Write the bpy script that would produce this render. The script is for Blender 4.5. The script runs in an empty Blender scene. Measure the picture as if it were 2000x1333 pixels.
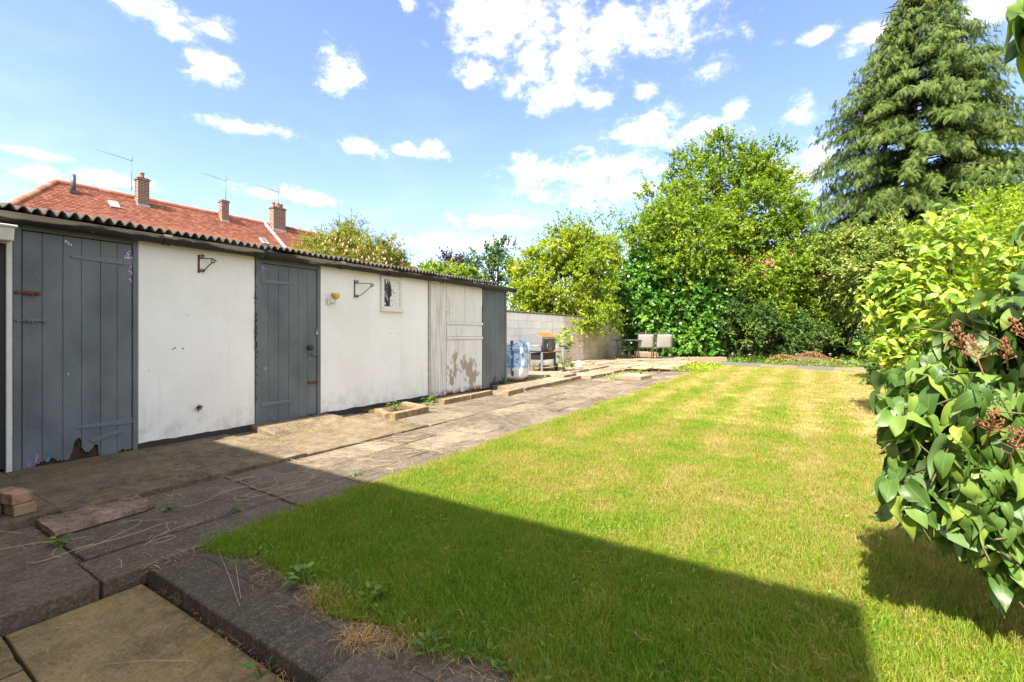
import bpy, bmesh, math, random
import numpy as np
from mathutils import Vector, Matrix, Euler

random.seed(7)
RNG = np.random.default_rng(11)
SC = bpy.context.scene
COL = SC.collection
R = math.radians

# ------------------------------------------------------------------ camera, sky, sun, exposure
CAM_H = 1.15
YAW = R(32.4)
cam_data = bpy.data.cameras.new('camera')
cam_data.sensor_width = 36.0
cam_data.lens = 16.2
cam_data.shift_y = -0.0082
cam_data.clip_start = 0.05
cam_data.clip_end = 3000.0
cam = bpy.data.objects.new('camera', cam_data)
cam.location = (0, 0, CAM_H)
cam.rotation_euler = (R(90), 0, YAW)
COL.objects.link(cam)
SC.camera = cam

SUN_EL = 52.0
SC.view_settings.view_transform = 'Standard'
SC.view_settings.look = 'None'
SC.view_settings.gamma = 1.0
SC.view_settings.exposure = 2.95
SC.view_settings.use_curve_mapping = False
SC.render.engine = 'CYCLES'
SC.cycles.use_denoising = True
SC.cycles.max_bounces = 8
SC.cycles.diffuse_bounces = 4
SC.cycles.transmission_bounces = 4
SC.cycles.transparent_max_bounces = 4

sun_data = bpy.data.lights.new('sun', 'SUN')
sun_data.energy = 2.0
sun_data.angle = R(0.55)
sun_data.color = (1.0, 0.93, 0.82)
sun = bpy.data.objects.new('sun', sun_data)
sun.rotation_euler = (R(90 - SUN_EL), 0, 0)        # light travels towards +Y and down
COL.objects.link(sun)


def pix(u, v, d):
    """world point seen at photo pixel (u, v), d metres in front of the camera (used to lay the place out)"""
    l = (u - 1000.0) / 900.0 * d
    s, c = math.sin(YAW), math.cos(YAW)
    return (c * l - s * d, s * l + c * d, CAM_H + (650.0 - v) / 900.0 * d)


def azel(u, v):
    p = Vector(pix(u, v, 1.0)) - Vector((0, 0, CAM_H))
    p.normalize()
    return math.atan2(p.x, p.y), math.asin(p.z)


def build_world():
    w = bpy.data.worlds.new('World')
    SC.world = w
    w.use_nodes = True
    nt = w.node_tree
    nt.nodes.clear()
    n = nt.nodes.new
    L = nt.links.new
    out = n('ShaderNodeOutputWorld')
    bg = n('ShaderNodeBackground')
    bg.inputs['Strength'].default_value = 0.057
    L(bg.outputs[0], out.inputs[0])
    sky = n('ShaderNodeTexSky')
    sky.sky_type = 'NISHITA'
    sky.sun_disc = False
    sky.sun_elevation = R(SUN_EL)
    sky.sun_rotation = R(180)
    sky.altitude = 50
    sky.air_density = 1.0
    sky.dust_density = 1.2
    sky.ozone_density = 1.6
    tint = n('ShaderNodeMix'); tint.data_type = 'RGBA'; tint.blend_type = 'MULTIPLY'
    tint.inputs['Factor'].default_value = 1.0
    tint.inputs['B'].default_value = (.78, .76, .83, 1)
    L(sky.outputs[0], tint.inputs['A'])
    tc = n('ShaderNodeTexCoord')
    sep = n('ShaderNodeSeparateXYZ')
    L(tc.outputs['Generated'], sep.inputs[0])

    def math_(op, a, b=None, c=None):
        m = n('ShaderNodeMath'); m.operation = op
        for i, x in enumerate((a, b, c)):
            if x is None: continue
            if isinstance(x, (int, float)): m.inputs[i].default_value = x
            else: L(x, m.inputs[i])
        return m.outputs[0]
    az = math_('ARCTAN2', sep.outputs[0], sep.outputs[1])
    el = math_('ARCSINE', sep.outputs[2])
    comb = n('ShaderNodeCombineXYZ')
    L(az, comb.inputs[0]); L(el, comb.inputs[1])

    def noise(scale, detail, rough, dist=0.0, off=(0, 0, 0), sc=(1, 1, 1)):
        mp = n('ShaderNodeMapping')
        mp.inputs['Location'].default_value = off
        mp.inputs['Scale'].default_value = sc
        L(tc.outputs['Generated'], mp.inputs['Vector'])
        t = n('ShaderNodeTexNoise')
        t.inputs['Scale'].default_value = scale
        t.inputs['Detail'].default_value = detail
        t.inputs['Roughness'].default_value = rough
        t.inputs['Distortion'].default_value = dist
        L(mp.outputs[0], t.inputs['Vector'])
        return t.outputs['Fac']
    nz = noise(8.0, 12.0, 0.64, 0.12, (3.1, 1.7, .4), (1, 1, 1.6))
    nz2 = noise(4.0, 6.0, 0.6, 0.2, (7.7, 2.2, 4.0), (1, 1, 2.6))
    clouds = [  # photo px centre, px radii, weight
        (300, 15, 125, 38), (400, 55, 62, 30), (345, 62, 60, 26), (420, 132, 62, 44), (375, 112, 34, 24),
        (662, 140, 48, 50), (795, 8, 22, 30), (965, 20, 115, 100), (935, 145, 70, 34), (1030, 120, 95, 80),
        (1170, 55, 185, 95), (1290, 70, 150, 80), (1390, 130, 52, 36), (1130, 110, 150, 66), (1090, 185, 105, 38),
        (1160, 195, 55, 24), (1260, 255, 92, 40), (1370, 262, 90, 36), (1150, 335, 150, 46), (1040, 335, 84, 28), (1230, 365, 90, 36), (1160, 380, 150, 26),
        (490, 248, 100, 20), (710, 284, 44, 24), (850, 292, 36, 24), (790, 290, 26, 14), (1560, 218, 44, 34),
        (1436, 211, 26, 18), (1600, 66, 44, 16), (1930, 20, 80, 42), (90, 342, 90, 20), (230, 356, 110, 20), (1700, 66, 60, 30),
        (960, 434, 120, 15), (1600, 300, 90, 44), (890, 478, 170, 20), (1260, 180, 24, 18), (1520, 85, 24, 10), (1560, 350, 70, 40),
        (560, 380, 120, 18), (60, 300, 70, 10)]
    ells = []
    for (u, v, ru, rv) in clouds:
        a, e = azel(u, v)
        a0, _ = azel(u - ru, v); a1, _ = azel(u + ru, v)
        _, e0 = azel(u, v + rv); _, e1 = azel(u, v - rv)
        ells.append((a, e, abs(a1 - a0) / 2, abs(e1 - e0) / 2))
    cur = None
    for (a, e, ra, re) in ells:
        s1 = n('ShaderNodeVectorMath'); s1.operation = 'SUBTRACT'
        L(comb.outputs[0], s1.inputs[0]); s1.inputs[1].default_value = (a, e, 0)
        s2 = n('ShaderNodeVectorMath'); s2.operation = 'MULTIPLY'
        L(s1.outputs[0], s2.inputs[0]); s2.inputs[1].default_value = (1 / ra, 1 / re, 0)
        s3 = n('ShaderNodeVectorMath'); s3.operation = 'LENGTH'
        L(s2.outputs[0], s3.inputs[0])
        cur = s3.outputs['Value'] if cur is None else math_('SMOOTH_MIN', cur, s3.outputs['Value'], 0.25)
    base = math_('MULTIPLY', math_('SUBTRACT', 1.20, cur), 1.55)
    # broken cloud goes on outside the frame, with extra cover added to lift shade
    nlow = noise(2.3, 4.0, 0.55, 0.4, (1.2, 5.5, .3), (1, 1, 1.5))
    az_off = math_('ABSOLUTE', math_('ADD', az, 0.5655))
    side = n('ShaderNodeMapRange'); side.interpolation_type = 'SMOOTHSTEP'
    side.inputs['From Min'].default_value = 0.80; side.inputs['From Max'].default_value = 1.15
    L(az_off, side.inputs['Value'])
    up = n('ShaderNodeMapRange'); up.interpolation_type = 'SMOOTHSTEP'
    up.inputs['From Min'].default_value = 0.66; up.inputs['From Max'].default_value = 0.85
    L(el, up.inputs['Value'])
    outm = math_('MAXIMUM', side.outputs[0], up.outputs[0])
    rest = math_('ADD', math_('MULTIPLY', math_('SUBTRACT', nlow, 0.33), 7.0), math_('MULTIPLY', math_('SUBTRACT', outm, 1.0), 6.0))
    base = math_('MAXIMUM', base, rest)
    base = math_('MAXIMUM', base, -1.2)
    nzf = noise(21.0, 9.0, 0.66, 0.25, (8.3, .7, 2.2), (1, 1, 1.5))
    dens = math_('ADD', base, math_('MULTIPLY', math_('SUBTRACT', nz, 0.5), 3.4))
    dens = math_('ADD', dens, math_('MULTIPLY', math_('SUBTRACT', nzf, 0.5), 4.3))
    mr = n('ShaderNodeMapRange'); mr.interpolation_type = 'SMOOTHSTEP'
    mr.inputs['From Min'].default_value = 0.0; mr.inputs['From Max'].default_value = 2.2
    L(dens, mr.inputs['Value'])
    # thin veil of cloud towards the horizon
    veil = n('ShaderNodeMapRange'); veil.interpolation_type = 'SMOOTHSTEP'
    veil.inputs['From Min'].default_value = 0.42; veil.inputs['From Max'].default_value = 0.75
    veil.inputs['To Max'].default_value = 0.26
    L(nz2, veil.inputs['Value'])
    low = n('ShaderNodeMapRange')
    low.inputs['From Min'].default_value = 0.62; low.inputs['From Max'].default_value = 0.0
    L(el, low.inputs['Value'])
    v2 = math_('MULTIPLY', veil.outputs[0], low.outputs[0])
    alpha = math_('MAXIMUM', mr.outputs[0], v2)
    ccol = n('ShaderNodeValToRGB')
    ccol.color_ramp.elements[0].position = 0.36; ccol.color_ramp.elements[0].color = (.30, .335, .39, 1)
    ccol.color_ramp.elements[1].position = 0.52; ccol.color_ramp.elements[1].color = (1, 1, 1, 1)
    cm = n('ShaderNodeMix'); cm.data_type = 'RGBA'; cm.blend_type = 'MULTIPLY'
    cm.inputs['Factor'].default_value = 1.0
    cm.inputs['B'].default_value = (4.9, 4.72, 4.48, 1)
    L(ccol.outputs[0], cm.inputs['A'])
    L(math_('ADD', math_('MULTIPLY', nz2, .55), math_('MULTIPLY', nzf, .45)), ccol.inputs[0])
    alpha = math_('POWER', alpha, 1.3)
    mx = n('ShaderNodeMix'); mx.data_type = 'RGBA'
    L(alpha, mx.inputs['Factor']); L(tint.outputs['Result'], mx.inputs['A']); L(cm.outputs['Result'], mx.inputs['B'])
    L(mx.outputs['Result'], bg.inputs['Color'])


build_world()

# ------------------------------------------------------------------ helpers: objects
OFF = {}


def tag(o, label=None, cat=None, group=None, kind=None):
    if label: o['label'] = label
    if cat: o['category'] = cat
    if group: o['group'] = group
    if kind: o['kind'] = kind
    return o


def empty(name, loc=(0, 0, 0), label=None, cat=None, group=None, kind=None):
    o = bpy.data.objects.new(name, None)
    o.location = loc
    o.empty_display_size = 0.1
    COL.objects.link(o)
    OFF[o.name] = Vector(loc)
    return tag(o, label, cat, group, kind)


def link(name, me, parent=None, mat=None):
    o = bpy.data.objects.new(name, me)
    COL.objects.link(o)
    if parent is not None: o.parent = parent
    if mat is not None and not me.materials: me.materials.append(mat)
    OFF[o.name] = OFF[parent.name].copy() if parent is not None else Vector((0, 0, 0))
    return o


def copy_tree(o, parent=None):
    c = o.copy()
    COL.objects.link(c)
    if parent is not None: c.parent = parent
    for ch in [x for x in KIDS.get(o.name, [])]:
        copy_tree(ch, c)
    return c


KIDS = {}


class MB:
    """collects shapes in world coordinates and links them as ONE mesh object"""
    def __init__(self):
        self.v = []; self.f = []; self.sm = []

    def add(self, vs, fs, smooth=False):
        b = len(self.v)
        self.v += [tuple(p) for p in vs]
        self.f += [tuple(i + b for i in q) for q in fs]
        self.sm += [smooth] * len(fs)
        return self

    def box(self, x0, x1, y0, y1, z0, z1, M=None):
        vs = [(x, y, z) for z in (z0, z1) for y in (y0, y1) for x in (x0, x1)]
        if M is not None: vs = [M @ Vector(p) for p in vs]
        return self.add(vs, [(0, 2, 3, 1), (4, 5, 7, 6), (0, 1, 5, 4), (2, 6, 7, 3), (0, 4, 6, 2), (1, 3, 7, 5)])

    def prism(self, poly, a0, a1, axis='x'):
        """poly in the plane across the axis: x -> (y,z), y -> (x,z), z -> (x,y)"""
        def P(p, a):
            return {'x': (a, p[0], p[1]), 'y': (p[0], a, p[1]), 'z': (p[0], p[1], a)}[axis]
        n = len(poly)
        vs = [P(p, a0) for p in poly] + [P(p, a1) for p in poly]
        fs = [tuple(range(n)), tuple(range(2 * n - 1, n - 1, -1))]
        fs += [(i, i + n, (i + 1) % n + n, (i + 1) % n) for i in range(n)]
        return self.add(vs, fs)

    def tube(self, pts, r, n=8, caps=True, smooth=True):
        pts = [Vector(p) for p in pts]
        rs = r if isinstance(r, (list, tuple)) else [r] * len(pts)
        vs, fs = [], []
        up = None
        for i, p in enumerate(pts):
            t = (pts[min(i + 1, len(pts) - 1)] - pts[max(i - 1, 0)])
            t = t.normalized() if t.length > 1e-9 else Vector((0, 0, 1))
            if up is None:
                up = Vector((0, 0, 1)) if abs(t.z) < .9 else Vector((1, 0, 0))
            a = t.cross(up)
            if a.length < 1e-4: a = t.cross(Vector((1, 0.3, 0)))
            a.normalize(); b = a.cross(t).normalized(); up = b
            for k in range(n):
                an = 2 * math.pi * k / n
                vs.append(p + (a * math.cos(an) + b * math.sin(an)) * rs[i])
        for i in range(len(pts) - 1):
            for k in range(n):
                fs.append((i * n + k, i * n + (k + 1) % n, (i + 1) * n + (k + 1) % n, (i + 1) * n + k))
        self.add(vs, fs, smooth)
        if caps:
            b = len(self.v) - len(vs)
            self.f += [tuple(b + k for k in range(n - 1, -1, -1)), tuple(b + (len(pts) - 1) * n + k for k in range(n))]
            self.sm += [False, False]
        return self

    def lathe(self, c, prof, n=16, axis='z', smooth=True):
        """prof: list of (radius, height along the axis from c)"""
        vs, fs = [], []
        for (r, h) in prof:
            for k in range(n):
                an = 2 * math.pi * k / n
                a, b = r * math.cos(an), r * math.sin(an)
                p = {'z': (a, b, h), 'x': (h, a, b), 'y': (b, h, a)}[axis]
                vs.append((c[0] + p[0], c[1] + p[1], c[2] + p[2]))
        for i in range(len(prof) - 1):
            for k in range(n):
                fs.append((i * n + k, i * n + (k + 1) % n, (i + 1) * n + (k + 1) % n, (i + 1) * n + k))
        self.add(vs, fs, smooth)
        return self

    def build(self, name, mat, parent=None, bevel=0.0, seg=1, fix=True):
        off = OFF[parent.name] if parent is not None else Vector((0, 0, 0))
        me = bpy.data.meshes.new(name)
        me.from_pydata([(p[0] - off[0], p[1] - off[1], p[2] - off[2]) for p in self.v], [], self.f)
        if any(self.sm): me.polygons.foreach_set('use_smooth', self.sm)
        if fix:
            bm = bmesh.new(); bm.from_mesh(me)
            bmesh.ops.recalc_face_normals(bm, faces=bm.faces)
            bm.to_mesh(me); bm.free()
        me.update()
        o = link(name, me, parent, mat)
        if parent is not None: KIDS.setdefault(parent.name, []).append(o)
        if bevel > 0:
            m = o.modifiers.new('bevel', 'BEVEL'); m.width = bevel; m.segments = seg; m.limit_method = 'ANGLE'
        return o


def np_mesh(name, V, F, mat, parent=None, attrs=None, smooth=False):
    """V (n,3) world, F (m,k) one face size; attrs name -> per-vertex float"""
    off = OFF[parent.name] if parent is not None else Vector((0, 0, 0))
    V = np.asarray(V, np.float32) - np.array(off, np.float32)
    F = np.asarray(F, np.int32)
    me = bpy.data.meshes.new(name)
    me.vertices.add(len(V)); me.vertices.foreach_set('co', V.ravel())
    me.loops.add(F.size); me.loops.foreach_set('vertex_index', F.ravel())
    me.polygons.add(len(F))
    me.polygons.foreach_set('loop_start', np.arange(0, F.size, F.shape[1], dtype=np.int32))
    if smooth: me.polygons.foreach_set('use_smooth', np.ones(len(F), bool))
    for k, a in (attrs or {}).items():
        at = me.attributes.new(k, 'FLOAT', 'POINT'); at.data.foreach_set('value', np.asarray(a, np.float32))
    me.update(calc_edges=True)
    o = link(name, me, parent, mat)
    if parent is not None: KIDS.setdefault(parent.name, []).append(o)
    return o


# ------------------------------------------------------------------ helpers: materials
class Mat:
    def __init__(self, name):
        self.m = bpy.data.materials.new(name)
        self.m.use_nodes = True
        self.nt = self.m.node_tree
        self.nt.nodes.clear()
        self.out = self.n('ShaderNodeOutputMaterial')

    def n(self, t, **kw):
        x = self.nt.nodes.new(t)
        for k, v in kw.items(): setattr(x, k, v)
        return x

    def L(self, a, b): self.nt.links.new(a, b)

    def put(self, sock, v):
        if isinstance(v, bpy.types.NodeSocket): self.L(v, sock)
        elif isinstance(v, (tuple, list)) and len(v) == 3 and sock.type == 'RGBA': sock.default_value = (*v, 1)
        else: sock.default_value = v

    def pos(self, sc=(1, 1, 1), off=(0, 0, 0)):
        g = self.n('ShaderNodeNewGeometry')
        m = self.n('ShaderNodeMapping')
        m.inputs['Scale'].default_value = sc; m.inputs['Location'].default_value = off
        self.L(g.outputs['Position'], m.inputs['Vector'])
        return m.outputs[0]

    def obj(self, sc=(1, 1, 1), rnd=True):
        g = self.n('ShaderNodeTexCoord')
        m = self.n('ShaderNodeMapping')
        m.inputs['Scale'].default_value = sc
        self.L(g.outputs['Object'], m.inputs['Vector'])
        if not rnd: return m.outputs[0]
        a = self.n('ShaderNodeVectorMath', operation='ADD')
        r = self.math('MULTIPLY', self.orand(), 37.0)
        self.L(m.outputs[0], a.inputs[0]); self.L(r, a.inputs[1])
        return a.outputs[0]

    def xyz(self):
        g = self.n('ShaderNodeNewGeometry'); s = self.n('ShaderNodeSeparateXYZ')
        self.L(g.outputs['Position'], s.inputs[0])
        return s.outputs

    def noise(self, vec, scale, detail=4, rough=.55, dist=0.0):
        t = self.n('ShaderNodeTexNoise')
        t.inputs['Scale'].default_value = scale; t.inputs['Detail'].default_value = detail
        t.inputs['Roughness'].default_value = rough; t.inputs['Distortion'].default_value = dist
        self.L(vec, t.inputs['Vector'])
        return t.outputs['Fac']

    def voro(self, vec, scale, feature='F1', out='Distance'):
        t = self.n('ShaderNodeTexVoronoi', feature=feature)
        t.inputs['Scale'].default_value = scale
        self.L(vec, t.inputs['Vector'])
        return t.outputs[out]

    def attr(self, name):
        return self.n('ShaderNodeAttribute', attribute_name=name).outputs['Fac']

    def orand(self): return self.n('ShaderNodeObjectInfo').outputs['Random']

    def math(self, op, a, b=0.0, clamp=False):
        m = self.n('ShaderNodeMath', operation=op, use_clamp=clamp)
        self.put(m.inputs[0], a); self.put(m.inputs[1], b)
        return m.outputs[0]

    def step(self, v, a, b, lo=0.0, hi=1.0):
        m = self.n('ShaderNodeMapRange', interpolation_type='SMOOTHSTEP')
        self.put(m.inputs['Value'], v)
        m.inputs['From Min'].default_value = a; m.inputs['From Max'].default_value = b
        m.inputs['To Min'].default_value = lo; m.inputs['To Max'].default_value = hi
        return m.outputs[0]

    def ramp(self, fac, els):
        r = self.n('ShaderNodeValToRGB')
        e = r.color_ramp.elements
        while len(e) < len(els): e.new(0.5)
        for x, (p, c) in zip(e, els): x.position = p; x.color = (*c, 1)
        self.L(fac, r.inputs[0])
        return r.outputs[0]

    def mix(self, f, a, b, mode='MIX'):
        m = self.n('ShaderNodeMix', data_type='RGBA', blend_type=mode)
        self.put(m.inputs['Factor'], f); self.put(m.inputs['A'], a); self.put(m.inputs['B'], b)
        return m.outputs['Result']

    def bump(self, h, strength=.5, dist=.01):
        b = self.n('ShaderNodeBump')
        b.inputs['Strength'].default_value = strength; b.inputs['Distance'].default_value = dist
        self.L(h, b.inputs['Height'])
        return b.outputs[0]

    def pbr(self, col, rough=.7, normal=None, spec=.4, metal=0.0):
        p = self.n('ShaderNodeBsdfPrincipled')
        self.put(p.inputs['Base Color'], col); self.put(p.inputs['Roughness'], rough)
        p.inputs['Specular IOR Level'].default_value = spec
        self.put(p.inputs['Metallic'], metal)
        if normal is not None: self.L(normal, p.inputs['Normal'])
        self.last = p
        self.L(p.outputs[0], self.out.inputs[0])
        return self.m

    def leaf(self, col, rough=.5, tr=.3, trcol=None, spec=.35, normal=None):
        self.pbr(col, rough, normal, spec)
        t = self.n('ShaderNodeBsdfTranslucent')
        self.put(t.inputs[0], trcol if trcol is not None else col)
        mx = self.n('ShaderNodeMixShader')
        mx.inputs[0].default_value = tr
        self.L(self.last.outputs[0], mx.inputs[1]); self.L(t.outputs[0], mx.inputs[2])
        self.L(mx.outputs[0], self.out.inputs[0])
        return self.m


def simple(name, col, rough=.6, var=.25, scale=8, bump=.2, spec=.4, metal=0.0):
    M = Mat(name); p = M.pos()
    f = M.noise(p, scale, 6, .6)
    c = M.mix(f, tuple(x * (1 - var) for x in col), tuple(min(1, x * (1 + var)) for x in col))
    return M.pbr(c, rough, M.bump(M.noise(p, scale * 6, 4), bump, .004), spec, metal)


def mat_render():
    M = Mat('white_masonry_paint'); p = M.pos(); x, y, z = M.xyz()
    big = M.noise(p, 1.3, 5, .6)
    streak = M.noise(M.pos((14, 14, .9)), 1.0, 5, .65)
    fine = M.noise(p, 55, 5, .6)
    c = M.ramp(big, [(.3, (.76, .755, .73)), (.55, (.82, .815, .795)), (.75, (.86, .855, .835))])
    s = M.math('MULTIPLY', M.step(streak, .52, .80), M.step(z, 1.6, .2, .05, .42))
    c = M.mix(s, c, (.46, .44, .37))
    low = M.math('MULTIPLY', M.step(z, .5, .02), M.step(M.noise(p, 7, 5, .65), .42, .68))
    c = M.mix(M.math('MULTIPLY', low, .55), c, (.42, .40, .31))
    sp = M.step(M.noise(p, 26, 3, .5), .72, .78)
    c = M.mix(M.math('MULTIPLY', sp, .5), c, (.35, .33, .28))
    h = M.math('ADD', M.math('MULTIPLY', fine, .35), M.noise(p, 6, 4, .55))
    return M.pbr(c, .85, M.bump(h, .5, .02), .25)


def mat_grey_paint():
    M = Mat('slate_grey_gloss_paint'); p = M.pos(); x, y, z = M.xyz()
    f = M.noise(M.pos((2.2, 2.2, 1.3)), 1.4, 6, .62)
    c = M.ramp(f, [(.3, (.072, .086, .098)), (.5, (.108, .126, .138)), (.7, (.142, .16, .172))])
    grain = M.noise(M.pos((40, 40, 2)), 1.0, 6, .65)
    c = M.mix(M.step(grain, .6, .8, 0, .35), c, (.07, .085, .1))
    sp = M.step(M.noise(p, 38, 3, .55), .73, .76)
    c = M.mix(M.math('MULTIPLY', sp, .7), c, (.24, .25, .27))
    chips = M.step(M.noise(p, 16, 6, .7), .70, .715)
    edge = M.step(z, .9, .1, .05, 1.0)
    c = M.mix(M.math('MULTIPLY', chips, edge), c, (.12, .10, .075))
    return M.pbr(c, M.mix(f, (.42,) * 3, (.6,) * 3), M.bump(M.math('ADD', grain, M.noise(p, 60, 4)), .35, .004), .45)


def mat_white_wood():
    M = Mat('flaking_white_wood_paint'); p = M.pos(); x, y, z = M.xyz()
    g = M.noise(M.pos((50, 50, 1.6)), 1.0, 6, .6)
    c = M.ramp(g, [(.3, (.62, .61, .57)), (.6, (.76, .75, .72))])
    thin = M.math('MULTIPLY', M.step(g, .5, .66), M.step(M.noise(M.pos((4, 4, .7)), 1, 4), .45, .65))
    c = M.mix(M.math('MULTIPLY', thin, .8), c, (.30, .26, .21))
    lft = M.math('MULTIPLY', M.step(y, 6.36, 6.2), M.step(M.noise(M.pos((30, 30, 1.1), (1, 5, 2)), 1.0, 7, .68), .44, .62))
    c = M.mix(M.math('MULTIPLY', lft, .6), c, (.33, .28, .23))
    dirt = M.step(M.noise(M.pos((5, 5, 2.4)), 1.7, 7, .68), .54, .70)
    c = M.mix(M.math('MULTIPLY', dirt, .45), c, (.40, .36, .30))
    # bare patches in the lower half of the door
    n1 = M.noise(M.pos((3.2, 3.2, 1.7), (2.4, 0.4, 1)), 1.5, 8, .66, .2)
    zone = M.math('MULTIPLY', M.math('MULTIPLY', M.step(z, 1.0, .45), M.step(z, .0, .25)), M.math('MULTIPLY', M.step(y, 6.2, 6.5), M.step(y, 7.45, 7.1)))
    bare = M.step(M.math('ADD', n1, M.math('MULTIPLY', zone, .115)), .60, .612)
    bare = M.math('MULTIPLY', bare, M.step(zone, 0.0, .5))
    wood = M.ramp(M.noise(M.pos((60, 60, 2.5)), 1.0, 6, .6), [(.35, (.27, .215, .155)), (.65, (.46, .385, .29))])
    c = M.mix(bare, c, wood)
    foot = M.math('MULTIPLY', M.step(z, .16, .05), M.step(M.noise(p, 14, 5), .4, .55))
    c = M.mix(foot, c, (.16, .07, .035))
    return M.pbr(c, .7, M.bump(M.math('SUBTRACT', g, bare), .5, .005), .3)


def mat_gutter():
    M = Mat('weathered_black_gutter_paint'); p = M.pos(); x, y, z = M.xyz()
    f = M.noise(M.pos((6, .9, 6)), 1.6, 7, .65)
    top = M.step(z, 2.03, 2.085)
    worn = M.math('MULTIPLY', M.step(M.math('ADD', f, M.math('MULTIPLY', top, .20)), .60, .68), M.step(y, 7.5, 3.5, .12, 1.0))
    c = M.mix(worn, (.016, .014, .014), (.23, .205, .165))
    c = M.mix(M.step(M.noise(p, 20, 5, .7), .62, .7, 0, .5), c, (.30, .28, .24))
    return M.pbr(c, .55, M.bump(M.noise(p, 30, 5), .4, .006), .4)


def mat_slab(name, base, dark, light, moss=(.10, .09, .045), mossamt=.3, objvar=True, shade_black=.0):
    M = Mat(name); p = M.pos(); x, y, z = M.xyz()
    big = M.noise(M.pos((1, 1, 1), (3, 1, 0)), 1.1, 6, .62)
    mid = M.noise(p, 5.5, 9, .72)
    fine = M.noise(p, 95, 6, .74)
    grit = M.noise(M.pos((1, .8, 1)), 46, 8, .78)
    streak = M.noise(M.pos((34, 5, 1)), 1.0, 7, .72)
    c = M.ramp(mid, [(.30, dark), (.5, base), (.70, light)])
    if objvar:
        c = M.mix(.85, c, M.ramp(M.orand(), [(0, (.60, .59, .58)), (.5, (.95, .94, .92)), (1, (1.3, 1.24, 1.14))]), 'MULTIPLY')
    al = M.math('MULTIPLY', M.step(big, .36, .60), M.step(M.noise(p, 12, 9, .74), .36, .58))
    if shade_black > 0:                                   # weathered black plus painted-in house shade, deepest at the house end of the path
        al = M.math('MAXIMUM', al, M.math('MULTIPLY', M.step(M.math('ADD', y, M.math('MULTIPLY', mid, 2.2)), 5.6, 2.2), shade_black))
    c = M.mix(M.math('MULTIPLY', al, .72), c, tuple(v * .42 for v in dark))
    ms = M.step(M.noise(M.pos((1, 1, 1), (9, 4, 0)), 2.2, 8, .68), .50, .70)
    c = M.mix(M.math('MULTIPLY', ms, mossamt), c, moss)
    c = M.mix(M.step(streak, .51, .68, 0, .30), c, light)
    c = M.mix(M.step(grit, .515, .62, 0, .42), c, tuple(v * .42 for v in dark))
    c = M.mix(M.step(grit, .47, .36, 0, .28), c, tuple(min(1, v * 1.25) for v in light))
    c = M.mix(M.step(fine, .53, .64, 0, .34), c, tuple(min(1, v * 1.35) for v in light))
    c = M.mix(M.step(fine, .46, .36, 0, .42), c, tuple(v * .45 for v in dark))
    lich = M.step(M.noise(p, 30, 6, .66), .66, .72)
    c = M.mix(M.math('MULTIPLY', lich, .5), c, tuple(min(1, v * 1.5) for v in light))
    h = M.math('ADD', M.math('MULTIPLY', fine, .5), M.math('ADD', mid, M.math('MULTIPLY', grit, .6)))
    return M.pbr(c, .93, M.bump(h, .8, .014), .2)


def mat_brick(name, a, b, scale=1.0):
    M = Mat(name); p = M.pos()
    c = M.mix(M.orand(), a, b)
    f = M.noise(p, 11, 7, .7)
    c = M.mix(M.step(f, .42, .62, 0, .75), c, (.12, .10, .05))
    c = M.mix(M.step(M.noise(p, 30, 5, .7), .6, .75, 0, .5), c, (.5, .42, .3))
    return M.pbr(c, .9, M.bump(M.noise(p, 60, 6, .7), .7, .006), .2)


def mat_leaf(name, cols, tr=.35, rough=.48, spec=.35, tint=(1.25, 1.3, .55), patch=.35):
    M = Mat(name)
    r = M.attr('rnd')
    big = M.noise(M.pos(), 1.1, 3)
    k = M.math('ADD', M.math('MULTIPLY', r, 1 - patch), M.math('MULTIPLY', M.step(big, .3, .7), patch))
    c = M.ramp(k, cols)
    t = M.mix(1.0, c, tint, 'MULTIPLY')
    return M.leaf(c, rough, tr, t, spec)


def mat_bark(name='bark', a=(.06, .045, .03), b=(.16, .13, .10)):
    M = Mat(name)
    f = M.noise(M.pos((9, 9, 2.2)), 1.0, 7, .65)
    return M.pbr(M.ramp(f, [(.3, a), (.7, b)]), .9, M.bump(f, .8, .02), .2)


def lawn_tone(M):
    """0 lush green .. 1 straw, from the place on the lawn alone"""
    x, y, z = M.xyz()
    n1 = M.noise(M.pos((1, 1, 0)), .75, 5, .6)
    n2 = M.noise(M.pos((1, .62, 0), (4, 8, 0)), 3.6, 6, .66)
    stripe = M.n('ShaderNodeMath', operation='SINE')
    M.L(M.math('ADD', M.math('MULTIPLY', x, 8.6), M.math('MULTIPLY', n1, 2.5)), stripe.inputs[0])
    dry = M.math('ADD', M.math('ADD', M.step(y, 1.9, 3.2, -.22, .12), M.step(y, 4.0, 13.0, 0, .16)), M.math('ADD', M.step(x, -2.0, .3, -.05, .05), M.step(x, .1, .9, 0, .26)))
    t = M.math('ADD', M.math('MULTIPLY', M.math('SUBTRACT', n1, .5), .95), M.math('MULTIPLY', M.math('SUBTRACT', n2, .5), 1.75))
    t = M.math('ADD', t, dry)
    t = M.math('ADD', t, M.math('MULTIPLY', stripe.outputs[0], M.step(y, 2.6, 6.0, .03, .16)))
    return M.math('ADD', t, .46, True)


def mat_grass():
    M = Mat('grass_blades')
    t = lawn_tone(M)
    r = M.attr('rnd')
    k = M.math('ADD', M.math('MULTIPLY', t, .86), M.math('MULTIPLY', M.math('SUBTRACT', r, .5), .54), True)
    c = M.ramp(k, [(0, (.165, .285, .015)), (.25, (.225, .32, .022)), (.45, (.275, .30, .038)), (.65, (.36, .305, .078)), (.85, (.41, .33, .125)), (1, (.52, .43, .22))])
    return M.leaf(c, .55, .48, M.mix(1.0, c, (1.2, 1.25, .7), 'MULTIPLY'), .3)


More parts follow.
